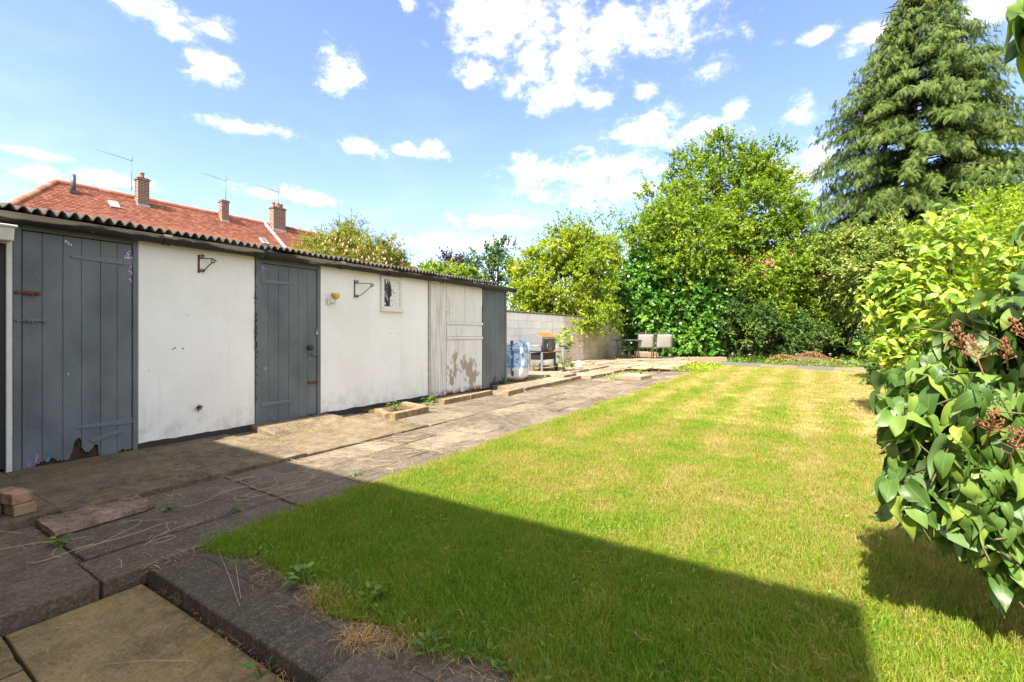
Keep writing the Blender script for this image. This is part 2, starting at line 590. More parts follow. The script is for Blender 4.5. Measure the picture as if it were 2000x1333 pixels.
def mat_lawn():
    M = Mat('lawn_thatch')
    t = lawn_tone(M); p = M.pos()
    f = M.noise(M.pos((1, 1, 0)), 45, 6, .7)
    k = M.math('ADD', M.math('MULTIPLY', t, .75), M.math('MULTIPLY', M.math('SUBTRACT', f, .5), .9), True)
    c = M.ramp(k, [(0, (.075, .13, .012)), (.3, (.16, .21, .022)), (.6, (.36, .30, .09)), (1, (.52, .41, .19))])
    return M.pbr(c, .95, M.bump(f, 1.0, .03), .1)


def mat_roof_tile():
    M = Mat('red_clay_tiles'); p = M.pos()
    r = M.attr('rnd')
    c = M.ramp(r, [(0, (.22, .078, .048)), (.4, (.285, .104, .066)), (.75, (.33, .130, .083)), (1, (.39, .17, .112))])
    st = M.step(M.noise(M.pos((.5, .5, .22)), 1.6, 6, .65), .56, .76)
    c = M.mix(M.math('MULTIPLY', st, .6), c, (.15, .075, .055))
    li = M.step(M.noise(M.pos((1, 1, 1), (4, 2, 9)), .8, 6, .7), .62, .74)
    c = M.mix(M.math('MULTIPLY', li, .45), c, (.58, .42, .30))
    return M.pbr(c, .85, M.bump(M.noise(p, 9, 4), .4, .02), .2)


def mat_small_brick(name='chimney_brickwork', a=(.22, .09, .052), b=(.14, .06, .04)):
    M = Mat(name); x, y, z = M.xyz()
    cmb = M.n('ShaderNodeCombineXYZ')
    M.L(M.math('ADD', x, y), cmb.inputs[0]); M.L(z, cmb.inputs[1])
    t = M.n('ShaderNodeTexBrick')
    t.inputs['Scale'].default_value = 1.0
    t.inputs['Color1'].default_value = (*a, 1); t.inputs['Color2'].default_value = (*b, 1)
    t.inputs['Mortar'].default_value = (.33, .29, .24, 1)
    t.inputs['Mortar Size'].default_value = .012
    t.inputs['Brick Width'].default_value = .225; t.inputs['Row Height'].default_value = .075
    M.L(cmb.outputs[0], t.inputs['Vector'])
    c = M.mix(M.step(M.noise(M.pos(), 3, 6), .55, .75, 0, .6), t.outputs[0], (.12, .07, .05))
    return M.pbr(c, .9, M.bump(t.outputs['Fac'], -.4, .01), .2)


def mat_metal(name, col, rough=.4, rust=0.0, metal=.0, rustcol=(.13, .048, .022)):
    M = Mat(name); p = M.pos()
    f = M.noise(p, 18, 6, .65)
    c = M.mix(M.step(f, .3, .7, 0, .5), col, tuple(x * .75 for x in col))
    if rust > 0:
        c = M.mix(M.step(M.noise(p, 9, 7, .7), .75 - rust * .5, .85 - rust * .45), c, rustcol)
    return M.pbr(c, rough, M.bump(M.noise(p, 40, 5), .25, .004), .45, metal)


MT = dict(
    render=mat_render(), grey=mat_grey_paint(), white_wood=mat_white_wood(), gutter=mat_gutter(),
    plinth=simple('black_tar_plinth', (.035, .034, .033), .85, .5, 14, .6),
    black=simple('black_board_paint', (.014, .014, .015), .6, .5, 12, .4),
    trim=simple('off_white_trim_paint', (.62, .62, .58), .7, .25, 14, .4),
    frame_white=None, rot=simple('rotten_wood', (.075, .045, .022), .95, .7, 26, 1.0),
    cement=simple('fibre_cement_sheet', (.095, .085, .07), .95, .85, 16, 1.0),
    path=mat_slab('flagstone', (.205, .166, .120), (.098, .080, .060), (.305, .252, .185), shade_black=.8),
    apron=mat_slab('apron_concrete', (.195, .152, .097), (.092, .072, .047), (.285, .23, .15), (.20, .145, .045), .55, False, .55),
    patio=mat_slab('lower_patio_stone', (.27, .195, .095), (.16, .115, .055), (.35, .265, .13), (.28, .20, .035), .65),
    far_slab=mat_slab('far_patio_stone', (.33, .25, .17), (.20, .15, .10), (.45, .35, .25), (.25, .2, .1), .2),
    soil=simple('soil', (.11, .078, .042), .98, .5, 12, .9, .1),
    ground=simple('rough_ground', (.12, .12, .05), .98, .5, 1.5, .6, .1),
    brick=mat_brick('pale_stock_brick', (.25, .175, .095), (.31, .215, .125)),
    brick_red=mat_brick('pinkish_brick', (.36, .19, .12), (.38, .23, .15)),
    rough=mat_slab('rough_aggregate_slab', (.26, .175, .125), (.085, .055, .04), (.46, .33, .25), (.05, .035, .02), .5, False),
    grass=mat_grass(), lawn=mat_lawn(), tile=mat_roof_tile(), chim=mat_small_brick(),
    wallbrick=mat_small_brick('house_brickwork', (.36, .17, .10), (.28, .13, .08)),
    pot=simple('clay_chimney_pot', (.36, .16, .09), .85, .4, 12, .4),
    lead=simple('lead_flashing', (.42, .42, .42), .6, .3, 10, .3),
    aerial=mat_metal('aerial_metal', (.16, .17, .18), .45),
    rust=mat_metal('rusty_iron', (.10, .05, .03), .75, .9),
    iron=mat_metal('black_iron', (.03, .03, .032), .5),
    galv=mat_metal('grey_padlock_metal', (.35, .35, .34), .4, .0, .6),
    grey_iron=mat_metal('grey_painted_ironmongery', (.13, .15, .175), .5, .1),
    bbq=mat_metal('grey_enamel_sheet', (.17, .175, .18), .45, .12),
    bbq_rust=mat_metal('rust_orange_lid', (.34, .115, .03), .8, .25, 0, (.24, .075, .02)),
    bbq_dark=mat_metal('dark_enamel', (.075, .078, .082), .45, .08),
    black_plastic=simple('black_plastic', (.015, .015, .015), .5, .3, 10, .2),
    steel=mat_metal('bare_steel_bar', (.45, .43, .40), .35, .15, .6),
    wood=simple('weathered_timber', (.27, .19, .12), .9, .35, 9, .6),
    sling=simple('taupe_sling_fabric', (.27, .25, .225), .8, .12, 60, .4),
    chair_frame=mat_metal('dark_grey_tube', (.075, .075, .078), .4),
    glassy=simple('smoky_table_glass', (.10, .095, .09), .15, .2, 4, .0, .6),
    ball=simple('cream_plastic', (.82, .74, .60), .45, .1, 5, .1),
    bark=mat_bark(), twig=mat_bark('green_twig', (.07, .06, .03), (.17, .14, .075)), bark_grey=mat_bark('grey_bark', (.10, .09, .075), (.26, .23, .19)),
    amber=simple('amber_glass_cup', (.62, .38, .07), .25, .15, 8, .0, .6),
    white_plastic=simple('white_plastic', (.72, .71, .66), .45, .12, 10, .1),
    straw=None, window=None,
)


def mat_frame_white():
    M = Mat('cracked_white_frame_paint'); p = M.pos()
    c = M.mix(M.step(M.noise(p, 22, 7, .7), .60, .64), (.72, .71, .67), (.05, .045, .045))
    return M.pbr(c, .7, M.bump(M.noise(p, 30, 5), .4, .004), .3)


def mat_pane():
    M = Mat('peeling_window_board_paint'); p = M.pos()
    x, y, z = M.xyz()
    n = M.noise(M.pos((1.3, 1.3, .55), (0, .95, .61)), 11.0, 10, .75)
    bias = M.math('MULTIPLY', M.step(y, 5.12, 4.9), .17)
    m = M.math('MAXIMUM', M.step(M.math('ADD', n, bias), .615, .63), M.step(M.noise(M.pos((1.4, 1.4, .8), (3, 1, 2)), 34, 5, .65), .60, .62))
    c = M.mix(m, (.73, .72, .69), (.022, .024, .028))
    return M.pbr(c, .65, M.bump(m, -.5, .003), .35)


def mat_straw():
    M = Mat('dry_straw'); r = M.attr('rnd')
    return M.leaf(M.ramp(r, [(0, (.34, .18, .05)), (.5, (.52, .31, .10)), (1, (.68, .47, .20))]), .7, .2)


MT['frame_white'] = mat_frame_white(); MT['window'] = mat_pane(); MT['straw'] = mat_straw()

LEAF = dict(
    apple=mat_leaf('apple_leaves', [(0, (.045, .095, .010)), (.3, (.11, .195, .018)), (.65, (.24, .335, .028)), (1, (.42, .45, .06))], .42, patch=.2),
    apple_dark=mat_leaf('dark_shrub_leaves', [(0, (.025, .06, .014)), (.5, (.065, .135, .028)), (1, (.18, .27, .05))], .3),
    bindweed=mat_leaf('bindweed_leaves', [(0, (.04, .125, .016)), (.5, (.11, .27, .035)), (1, (.28, .46, .07))], .35),
    golden=mat_leaf('golden_leaves', [(0, (.08, .15, .012)), (.4, (.20, .29, .02)), (.75, (.37, .42, .03)), (1, (.54, .51, .05))], .4),
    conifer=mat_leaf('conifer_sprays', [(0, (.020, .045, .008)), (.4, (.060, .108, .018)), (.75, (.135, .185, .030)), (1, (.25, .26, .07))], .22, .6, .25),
    olive=mat_leaf('olive_shrub_leaves', [(0, (.09, .15, .03)), (.5, (.21, .29, .055)), (.85, (.36, .38, .095)), (1, (.50, .28, .12))], .3),
    rhodo=mat_leaf('rose_shrub_leaves', [(0, (.07, .11, .015)), (.4, (.17, .22, .025)), (.75, (.33, .32, .05)), (1, (.50, .30, .12))], .3),
    purple=mat_leaf('purple_leaves', [(0, (.03, .012, .02)), (.6, (.07, .03, .045)), (1, (.13, .06, .07))], .25, tint=(1.2, .8, .8)),
    lime=mat_leaf('lime_hedge_leaves', [(0, (.10, .17, .012)), (.5, (.25, .36, .025)), (1, (.48, .54, .06))], .4),
    weed=mat_leaf('weed_leaves', [(0, (.06, .14, .015)), (1, (.20, .33, .04))], .35),
)


def mat_big_leaf(name, cols, back, tr, rough, spec, vein):
    """one big leaf: tone per object (or per leaf of the joined rest), veins from the leaf's own coordinates"""
    M = Mat(name)
    a = M.attr('rnd')
    use = M.math('ADD', M.orand(), a)
    k = M.n('ShaderNodeMath', operation='FRACT'); M.L(use, k.inputs[0])
    c = M.ramp(k.outputs[0], cols)
    ac = M.attr('across'); al = M.attr('along')
    mid = M.step(M.math('ABSOLUTE', ac), .05, .0)
    sid = M.n('ShaderNodeMath', operation='SINE')
    M.L(M.math('MULTIPLY', M.math('SUBTRACT', al, M.math('MULTIPLY', M.math('ABSOLUTE', ac), .75)), 46.0), sid.inputs[0])
    v = M.math('MAXIMUM', mid, M.step(sid.outputs[0], .86, 1.0, 0, .55))
    c = M.mix(M.math('MULTIPLY', v, .5), c, vein)
    g = M.n('ShaderNodeNewGeometry')
    c2 = M.mix(g.outputs['Backfacing'], c, M.mix(.6, c, back))
    sp = M.step(M.noise(M.pos(), 160, 3), .70, .76)
    c2 = M.mix(M.math('MULTIPLY', sp, .5), c2, (.20, .13, .05))
    return M.leaf(c2, rough, tr, M.mix(1.0, c, (1.5, 1.5, .45), 'MULTIPLY'), spec, M.bump(v, -.4, .002))


LEAF['lilac'] = mat_big_leaf('lilac_leaf', [(0, (.050, .112, .018)), (.45, (.098, .182, .030)), (.8, (.158, .25, .040)), (1, (.27, .35, .05))], (.16, .25, .10), .28, .42, .4, (.22, .33, .10))
LEAF['cherry'] = mat_big_leaf('bright_shrub_leaf', [(0, (.10, .20, .016)), (.45, (.21, .345, .028)), (.85, (.35, .46, .04)), (1, (.54, .48, .06))], (.3, .4, .1), .36, .4, .45, (.45, .5, .12))

# ------------------------------------------------------------------ the setting
def grid_sheet(x0, x1, y0, y1, z, nx, ny):
    xs = np.linspace(x0, x1, nx + 1); ys = np.linspace(y0, y1, ny + 1)
    X, Y = np.meshgrid(xs, ys)
    V = np.stack([X.ravel(), Y.ravel(), np.full(X.size, z)], 1)
    i = np.arange(nx * ny); r = i // nx; c = i % nx; a = r * (nx + 1) + c
    F = np.stack([a, a + 1, a + nx + 2, a + nx + 1], 1)
    return V, F


V, F = grid_sheet(-1500, 1500, -1500, 1500, -.30, 8, 8)
tag(np_mesh('ground', V, F, MT['ground']), kind='structure')

# garden soil: the raised level that carries path, beds and lawn, stepping down to the lower patio
soil = MB()
soil.prism([(-13, -1.85), (-2.775, -1.85), (-2.775, .985), (9.5, .985), (9.5, 60), (-13, 60)], -.29, -.0145, 'z')
tag(soil.build('garden_soil', MT['soil']), kind='structure')

# lawn sheet with a slightly wavy edge
def lawn_edge_y(x): return 1.26 + .05 * math.sin(x * 5.1) + .035 * math.sin(x * 13.0 + 1)
def lawn_left(y): return -2.745 + .018 * math.sin(y * 2.3) + .012 * math.sin(y * 7.1)
def lawn_far(x): return np.interp(x, [-2.8, -2.4, -1.2, .0, .7, 1.6, 4], [14.2, 17.6, 17.0, 16.65, 16.6, 17.1, 18.0])


pts = [(lawn_left(y), y) for y in np.linspace(1.26, 13.6, 60)]
pts += [(-2.7, 14.3), (-3.1, 16.2), (-2.45, 17.55), (-1.2, 17.0), (0, 16.65), (.7, 16.6), (1.6, 17.1), (2.6, 17.3), (5.5, 17.4), (5.5, 1.26)]
pts += [(x, lawn_edge_y(x)) for x in np.linspace(5.4, -2.7, 90)]
lw = MB(); lw.prism(pts, -.013, .012, 'z')
tag(lw.build('lawn', MT['lawn']), kind='structure')


# ---- grass: clumps of blades placed on the lawn by geometry nodes (one object)
def grass_clump(name, seed, nb, rad, h0, h1, wid):
    g = np.random.default_rng(seed)
    V, F, A = [], [], []
    for b in range(nb):
        a = g.uniform(0, 2 * math.pi); r = rad * math.sqrt(g.uniform())
        bx, by = r * math.cos(a), r * math.sin(a)
        h = g.uniform(h0, h1); w = wid * g.uniform(.7, 1.3)
        th = g.uniform(0, 2 * math.pi); lean = g.uniform(.1, 1.15) * h
        dx, dy = math.cos(th), math.sin(th); px, py = -dy * w / 2, dx * w / 2
        i = len(V)
        V += [(bx - px, by - py, -.004), (bx + px, by + py, -.004),
              (bx + dx * lean * .35 - px * .8, by + dy * lean * .35 - py * .8, h * .62), (bx + dx * lean * .35 + px * .8, by + dy * lean * .35 + py * .8, h * .62),
              (bx + dx * lean, by + dy * lean, h)]
        F += [(i, i + 1, i + 3), (i, i + 3, i + 2), (i + 2, i + 3, i + 4)]
        A += [g.uniform()] * 5
    me = bpy.data.meshes.new(name)
    me.from_pydata(V, [], F)
    at = me.attributes.new('rnd', 'FLOAT', 'POINT'); at.data.foreach_set('value', A)
    me.materials.append(MT['grass'])
    return bpy.data.objects.new(name, me)


def scatter(name, coll, P, S, seed, kindlabel=None, parent=None):
    """one object: instances of the clumps of COLL at the points P (n,3), scale S"""
    me = bpy.data.meshes.new(name)
    me.vertices.add(len(P)); me.vertices.foreach_set('co', np.asarray(P, np.float32).ravel())
    at = me.attributes.new('scl', 'FLOAT', 'POINT'); at.data.foreach_set('value', np.asarray(S, np.float32))
    g = np.random.default_rng(seed)
    rot = np.stack([g.normal(0, .12, len(P)), g.normal(0, .12, len(P)), g.uniform(0, 6.283, len(P))], 1).astype(np.float32)
    at = me.attributes.new('rot', 'FLOAT_VECTOR', 'POINT'); at.data.foreach_set('vector', rot.ravel())
    o = link(name, me, parent)
    ng = bpy.data.node_groups.new(name + '_nodes', 'GeometryNodeTree')
    ng.interface.new_socket('Geometry', in_out='INPUT', socket_type='NodeSocketGeometry')
    ng.interface.new_socket('Geometry', in_out='OUTPUT', socket_type='NodeSocketGeometry')
    n = ng.nodes.new; L = ng.links.new
    gi, go = n('NodeGroupInput'), n('NodeGroupOutput')
    ci = n('GeometryNodeCollectionInfo'); ci.inputs['Collection'].default_value = coll
    ci.inputs['Separate Children'].default_value = True; ci.inputs['Reset Children'].default_value = True
    ip = n('GeometryNodeInstanceOnPoints'); ip.inputs['Pick Instance'].default_value = True
    a1 = n('GeometryNodeInputNamedAttribute'); a1.data_type = 'FLOAT'; a1.inputs['Name'].default_value = 'scl'
    a2 = n('GeometryNodeInputNamedAttribute'); a2.data_type = 'FLOAT_VECTOR'; a2.inputs['Name'].default_value = 'rot'
    ri = n('FunctionNodeRandomValue'); ri.data_type = 'INT'; ri.inputs['Min'].default_value = 0 if True else 0
    for s in ri.inputs:
        if s.name == 'Max' and s.type == 'INT': s.default_value = 50
        if s.name == 'Min' and s.type == 'INT': s.default_value = 0
    L(gi.outputs[0], ip.inputs['Points']); L(ci.outputs[0], ip.inputs['Instance'])
    L([s for s in ri.outputs if s.type == 'INT'][0], ip.inputs['Instance Index'])
    L(a1.outputs[0], ip.inputs['Scale'])
    try:
        e2r = n('FunctionNodeEulerToRotation'); L(a2.outputs[0], e2r.inputs[0]); L(e2r.outputs[0], ip.inputs['Rotation'])
    except Exception:
        L(a2.outputs[0], ip.inputs['Rotation'])
    L(ip.outputs[0], go.inputs[0])
    m = o.modifiers.new('scatter', 'NODES'); m.node_group = ng
    return o


clumps = bpy.data.collections.new('grass_clumps')
for k in range(6):
    clumps.objects.link(grass_clump('grass_clump', 40 + k, 40, .062, .010, .034, .0021))
clumps_far = bpy.data.collections.new('grass_clumps_far')
for k in range(5):
    clumps_far.objects.link(grass_clump('grass_clump', 70 + k, 34, .10, .012, .036, .0045))


def lawn_points(n, x0, x1, y0, y1, keep):
    P = np.stack([RNG.uniform(x0, x1, n), RNG.uniform(y0, y1, n)], 1)
    x, y = P[:, 0], P[:, 1]
    near = 1.27 + .05 * np.sin(x * 5.1) + .035 * np.sin(x * 13 + 1) + RNG.normal(0, .035, n)
    left = -2.74 + .018 * np.sin(y * 2.3) + .012 * np.sin(y * 7.1) + RNG.normal(0, .012, n)
    ok = (y > near) & (x > left) & (y < lawn_far(x) + RNG.normal(0, .05, n)) & (x < 5.3)
    s, c = math.sin(YAW), math.cos(YAW)
    d = -s * x + c * y; l = c * x + s * y
    ok &= (d > .6) & (np.abs(l) < d * 1.22 + .5)
    ok &= RNG.uniform(0, 1, n) < keep(d)
    return P[ok], d[ok]


P, d = lawn_points(36000, -2.8, 2.6, 1.2, 6.2, lambda d: np.clip(1.25 - .13 * d, .3, 1))
S = np.clip(RNG.lognormal(0, .22, len(P)), .6, 1.55)
pz = np.concatenate([P, np.full((len(P), 1), .012)], 1)
tag(scatter('grass', clumps, pz, S, 3), kind='stuff')
P, d = lawn_points(20000, -2.8, 5.2, 5.4, 18, lambda d: np.clip(1.2 - .05 * d, .35, 1))
S = RNG.uniform(.75, 1.25, len(P))
pz = np.concatenate([P, np.full((len(P), 1), .012)], 1)
tag(scatter('grass', clumps_far, pz, S, 4), kind='stuff')

# ---- paving: every flag is its own child of the path
def slab(parent, name, x0, x1, y0, y1, zt, mat, th=.05, gap=.0045, bev=.006, tilt=.002, rot=0.0):
    cx, cy = (x0 + x1) / 2, (y0 + y1) / 2
    hx, hy = (x1 - x0) / 2 - gap, (y1 - y0) / 2 - gap
    nz = 4
    vs = []
    # outline with slightly chipped edges
    m = MB()
    def edge(a, b, n):
        return [(a[0] + (b[0] - a[0]) * t, a[1] + (b[1] - a[1]) * t) for t in [i / n for i in range(n)]]
    c4 = [(-hx, -hy), (hx, -hy), (hx, hy), (-hx, hy)]
    o = []
    for i in range(4): o += edge(c4[i], c4[(i + 1) % 4], nz)
    o = [(x + random.uniform(-.0035, .0035), y + random.uniform(-.0035, .0035)) for x, y in o]
    tx, ty = random.uniform(-tilt, tilt), random.uniform(-tilt, tilt)
    cr, sr = math.cos(rot), math.sin(rot)
    top = [(cx + x * cr - y * sr, cy + x * sr + y * cr, zt + tx * x * 4 + ty * y * 4) for x, y in o]
    bot = [(p[0], p[1], zt - th) for p in top]
    n = len(o)
    m.add(bot + top, [tuple(range(n - 1, -1, -1)), tuple(range(n, 2 * n))] + [(i, (i + 1) % n, (i + 1) % n + n, i + n) for i in range(n)])
    return m.build(name, mat, parent, bev, 2)


path = empty('path', (-3.5, 5, 0), kind='structure')
random.seed(21)
cols = [(-3.90, -3.50), (-3.50, -3.07), (-3.07, -2.74)]
joints = {0: [.30, .80, 1.86, 2.41, 3.42, 3.95, 4.55, 5.3, 5.9, 6.5, 7.3, 7.9, 8.6, 9.3, 9.9, 10.6, 11.2, 12.0, 12.7, 13.5],
          1: [.30, .80, 1.84, 2.38, 2.88, 3.36, 4.2, 4.75, 5.5, 6.0, 6.8, 7.4, 8.0, 8.8, 9.4, 10.2, 10.9, 11.6, 12.3, 13.2, 14.0],
          2: [.30, .78, 1.83, 2.36, 3.37, 4.0, 4.62, 5.1, 5.85, 6.5, 7.0, 7.7, 8.4, 9.0, 9.8, 10.5, 11.3, 12.2, 13.1, 14.2]}
for ci, (x0, x1) in enumerate(cols):
    ys = joints[ci]
    for y0, y1 in zip(ys[:-1], ys[1:]):
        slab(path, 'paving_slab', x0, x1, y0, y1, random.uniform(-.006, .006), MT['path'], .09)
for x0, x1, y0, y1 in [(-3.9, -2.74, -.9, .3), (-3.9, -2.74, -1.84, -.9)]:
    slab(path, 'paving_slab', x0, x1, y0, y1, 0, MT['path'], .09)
# wider flags between the path and the shed
ys = [4.28, 5.2, 6.1, 6.95, 7.75, 8.6]
for y0, y1 in zip(ys[:-1], ys[1:]):
    xm = random.uniform(-4.62, -4.5)
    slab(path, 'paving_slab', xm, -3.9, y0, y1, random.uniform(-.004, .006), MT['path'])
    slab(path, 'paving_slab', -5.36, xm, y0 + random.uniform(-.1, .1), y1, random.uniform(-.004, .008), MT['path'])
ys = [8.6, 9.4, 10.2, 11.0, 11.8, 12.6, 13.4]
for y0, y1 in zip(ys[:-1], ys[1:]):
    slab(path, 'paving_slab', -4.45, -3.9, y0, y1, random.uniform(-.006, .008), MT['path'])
# concrete apron in front of the doors (three pours)
apron = empty('concrete_apron', (-4.7, 1.5, 0), kind='structure')
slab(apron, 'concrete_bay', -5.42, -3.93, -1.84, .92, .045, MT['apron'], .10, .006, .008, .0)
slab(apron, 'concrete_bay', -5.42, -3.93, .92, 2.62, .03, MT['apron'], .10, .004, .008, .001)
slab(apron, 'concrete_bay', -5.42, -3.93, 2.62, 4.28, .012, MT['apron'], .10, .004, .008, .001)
ramp = MB()
ramp.prism([(-5.39, .0), (-4.72, .0), (-4.82, .035), (-5.1, .075), (-5.39, .085)], 2.86, 3.86, 'y')
ramp.build('door_ramp', MT['apron'], apron, .02, 2)

# step along the lawn and the lower patio
step = empty('step', (-1, 1.05, 0), kind='structure')
xs = [-2.725, -1.36, -.18, 1.1, 2.4, 3.8]
for a, b in zip(xs[:-1], xs[1:]):
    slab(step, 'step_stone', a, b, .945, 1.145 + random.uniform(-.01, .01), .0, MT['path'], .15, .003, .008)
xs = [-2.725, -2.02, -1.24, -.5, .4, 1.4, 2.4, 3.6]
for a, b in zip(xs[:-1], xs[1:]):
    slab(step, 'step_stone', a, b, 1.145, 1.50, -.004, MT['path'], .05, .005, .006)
patio = empty('patio', (-1.5, .2, -.12), kind='structure')
patio_cols = [-2.72, -2.38, -1.32, -.3, .7, 1.7, 2.7]
rows = [.937, .465, -.10, -.7, -1.3, -1.85]
for j, (y1, y0) in enumerate(zip(rows[:-1], rows[1:])):
    cc = [-2.72, -1.32, -.30, .7, 1.7, 2.7] if j % 2 == 0 else patio_cols
    for a, b in zip(cc[:-1], cc[1:]):
        slab(patio, 'patio_slab', a, b, y0, y1, -.062 + random.uniform(-.003, .003), MT['patio'], .16, .006, .006)

# ------------------------------------------------------------------ shed
XF = -5.40                                    # the face of the doors and walls
shed = empty('shed', (-6.3, 4.6, 0), 'long low white rendered shed with grey plank doors and a corrugated roof', 'shed')
w = MB(); w.box(-5.52, XF, 1.812, 2.925, -.10, 2.06); w.build('rendered_wall', MT['render'], shed, .006)
w = MB(); w.box(-5.52, XF, 3.785, 5.845, -.10, 2.06); w.build('rendered_wall', MT['render'], shed, .006)
w = MB(); w.box(-7.2, -7.1, -1.8, 8.3, -.1, 2.36); w.box(-7.098, -5.5, 8.2, 8.3, -.1, 2.0); w.box(-7.098, -5.56, -1.8, -1.7, -.1, 2.0)
w.build('rear_wall', MT['render'], shed)
f = MB(); f.box(-7.09, -5.58, -1.69, 8.19, -.1, .0); f.build('shed_floor', MT['soil'], shed)


def plinth(y0, y1):
    n = int((y1 - y0) / .05)
    top = [(y0 + (y1 - y0) * i / n, .085 + random.uniform(-.003, .004) + 0.003 * math.sin(i * .7)) for i in range(n + 1)]
    m = MB(); m.prism([(y0, -.09), (y1, -.09)] + top[::-1], XF - .002, XF + .014, 'x')
    return m.build('plinth', MT['plinth'], shed)


plinth(1.812, 2.925); plinth(3.785, 5.845)
head = MB(); head.box(-5.50, XF + .008, .975, 8.28, 2.062, 2.10); head.build('wall_plate', MT['trim'], shed)


def plank(parent, y0, y1, z0, z1, x0, x1, mat, jag=0.0, notch=None, name='plank', label=None):
    """upright board; jag: raggedness of the bottom end; notch: extra bottom points (fraction, z)"""
    bot = []
    if notch:
        ts = np.linspace(0, 1, 15)
        zz = np.interp(ts, [q[0] for q in notch], [q[1] for q in notch])
        bot = [(y0 + (y1 - y0) * t, z_ + random.uniform(-.010, .012) * (1 if z_ > .04 else .5)) for t, z_ in zip(ts, zz)]
    elif jag > 0:
        n = max(3, int((y1 - y0) / .022))
        bot = [(y0 + (y1 - y0) * i / n, z0 + random.uniform(0, jag)) for i in range(n + 1)]
    else:
        bot = [(y0, z0), (y1, z0)]
    g = .0007
    bot = [(min(max(y, y0 + g), y1 - g), z) for y, z in bot]
    m = MB(); m.prism(bot + [(y1 - g, z1), (y0 + g, z1)], x0, x1, 'x')
    o = m.build(name, mat, parent, .0028, 1)
    if label: o['label'] = label
    return o


def strap(parent, y_h, y_t, zc, wide=.05, mat=None, x=XF + .002):
    """tapering strap hinge from the hinge side y_h to the tip y_t, with screw heads"""
    sgn = 1 if y_t > y_h else -1
    m = MB()
    m.prism([(y_h, zc - wide / 2), (y_h + sgn * .05, zc - wide / 2), (y_t - sgn * .01, zc - .013), (y_t, zc), (y_t - sgn * .01, zc + .013), (y_h + sgn * .05, zc + wide / 2), (y_h, zc + wide / 2)], x, x + .007, 'x')
    for t in (.15, .45, .8):
        m.lathe((x + .006, y_h + (y_t - y_h) * t, zc), [(.0, .004), (.006, .003), (.008, 0)], 8, 'x')
    return m.build('hinge', mat or MT['grey_iron'], parent, .0015)


def flakes(parent, spots, mat, name='paint_chip', x=XF + .0005):
    m = MB()
    for (y, z, s) in spots:
        n = random.randint(4, 7); a0 = random.uniform(0, 6.28); sx_, sz_ = random.uniform(.35, 1.0), random.uniform(.6, 1.7)
        poly = [(y + s * sx_ * random.uniform(.35, 1.1) * math.cos(a0 + 6.283 * k / n), z + s * sz_ * random.uniform(.35, 1.2) * math.sin(a0 + 6.283 * k / n)) for k in range(n)]
        h = random.uniform(.0016, .0028)
        m.prism(poly, x, x + h, 'x')
    o_ = m.build(name, mat, parent); o_['kind'] = 'stuff'
    return o_


MT['old_post'] = simple('weathered_white_post', (.42, .38, .33), .8, .55, 18, .6)
MT['purple'] = simple('purple_old_paint', (.30, .19, .55), .6, .5, 60, .3)
MT['chipwhite'] = simple('white_old_paint', (.66, .62, .66), .6, .2, 60, .3)
MT['teal'] = simple('teal_old_paint', (.03, .26, .42), .6, .5, 60, .3)
MT['lichen'] = simple('yellow_green_lichen', (.28, .42, .10), .9, .5, 80, .6)

# door 1: wide grey plank door with a rotten foot
random.seed(33)
d1 = empty('door', (XF, 1.4, 0)); d1.parent = shed; d1.location = Vector((XF, 1.4, 0)) - OFF['shed']; KIDS.setdefault('shed', []).append(d1)
d1['label'] = 'wide slate grey plank door, rotten at the foot, with rusty bolt'
ys = [1.035, 1.152, 1.28, 1.402, 1.532, 1.652, 1.763]
notch = [
    [(0, .028), (.3, .02), (.6, .035), (.85, .055), (1, .06)],
    [(0, .062), (.2, .085), (.5, .075), (.8, .05), (1, .045)],
    [(0, .05), (.3, .045), (.5, .11), (.62, .20), (.8, .225), (1, .19)],
    [(0, .14), (.15, .10), (.35, .085), (.55, .10), (.72, .145), (.85, .13), (.92, .03), (1, .025)],
    [(0, .02), (.4, .015), (.7, .028), (1, .025)],
    [(0, .03), (.3, .05), (.6, .04), (1, .05)]]
for i in range(6):
    plank(d1, ys[i], ys[i + 1], 0, 1.985, XF - .032, XF + random.uniform(-.0018, .0), MT['grey'], notch=notch[i])
b = MB(); b.box(XF - .06, XF - .036, 1.04, 1.76, .02, .30); b.build('rotten_board', MT['rot'], d1)
b = MB(); b.box(XF - .062, XF - .038, 1.04, 1.76, .60, .74); b.build('ledge', MT['rot'], d1)
dark = MB()
for k in range(26):
    y = random.uniform(1.36, 1.50); z = random.uniform(.03, .17)
    dark.tube([(XF - .030, y, z), (XF - .012, y + random.uniform(-.03, .03), z + random.uniform(-.05, .03))], [.006, .001], 5)
dark.build('rotten_splinters', MT['rot'], d1)['kind'] = 'stuff'
strap(d1, 1.765, 1.325, 1.815, .062); strap(d1, 1.765, 1.37, .315, .05)
m = MB(); m.prism([(1.45, .19), (1.66, .245), (1.70, .215), (1.47, .165)], XF + .002, XF + .009, 'x'); m.build('broken_hinge', MT['grey_iron'], d1, .002)


def bolt(parent, y0, y1, z, mat, x=XF + .002):
    m = MB()
    m.box(x, x + .005, y0 + .06, y1, z - .017, z + .017)
    m.box(x, x + .005, y0, y0 + .04, z - .017, z + .017)
    m.tube([(x + .013, y0, z), (x + .013, y1 - .01, z)], .0085, 8)
    m.box(x, x + .026, y0 + .015, y0 + .028, z - .014, z + .014)
    m.box(x, x + .026, y0 + .075, y0 + .09, z - .014, z + .014); m.box(x, x + .026, y1 - .03, y1 - .015, z - .014, z + .014)
    m.tube([(x + .013, y0 + .10, z), (x + .04, y0 + .10, z - .012), (x + .042, y0 + .10, z - .03)], .006, 7)
    return m.build('bolt', mat, parent, .0015)


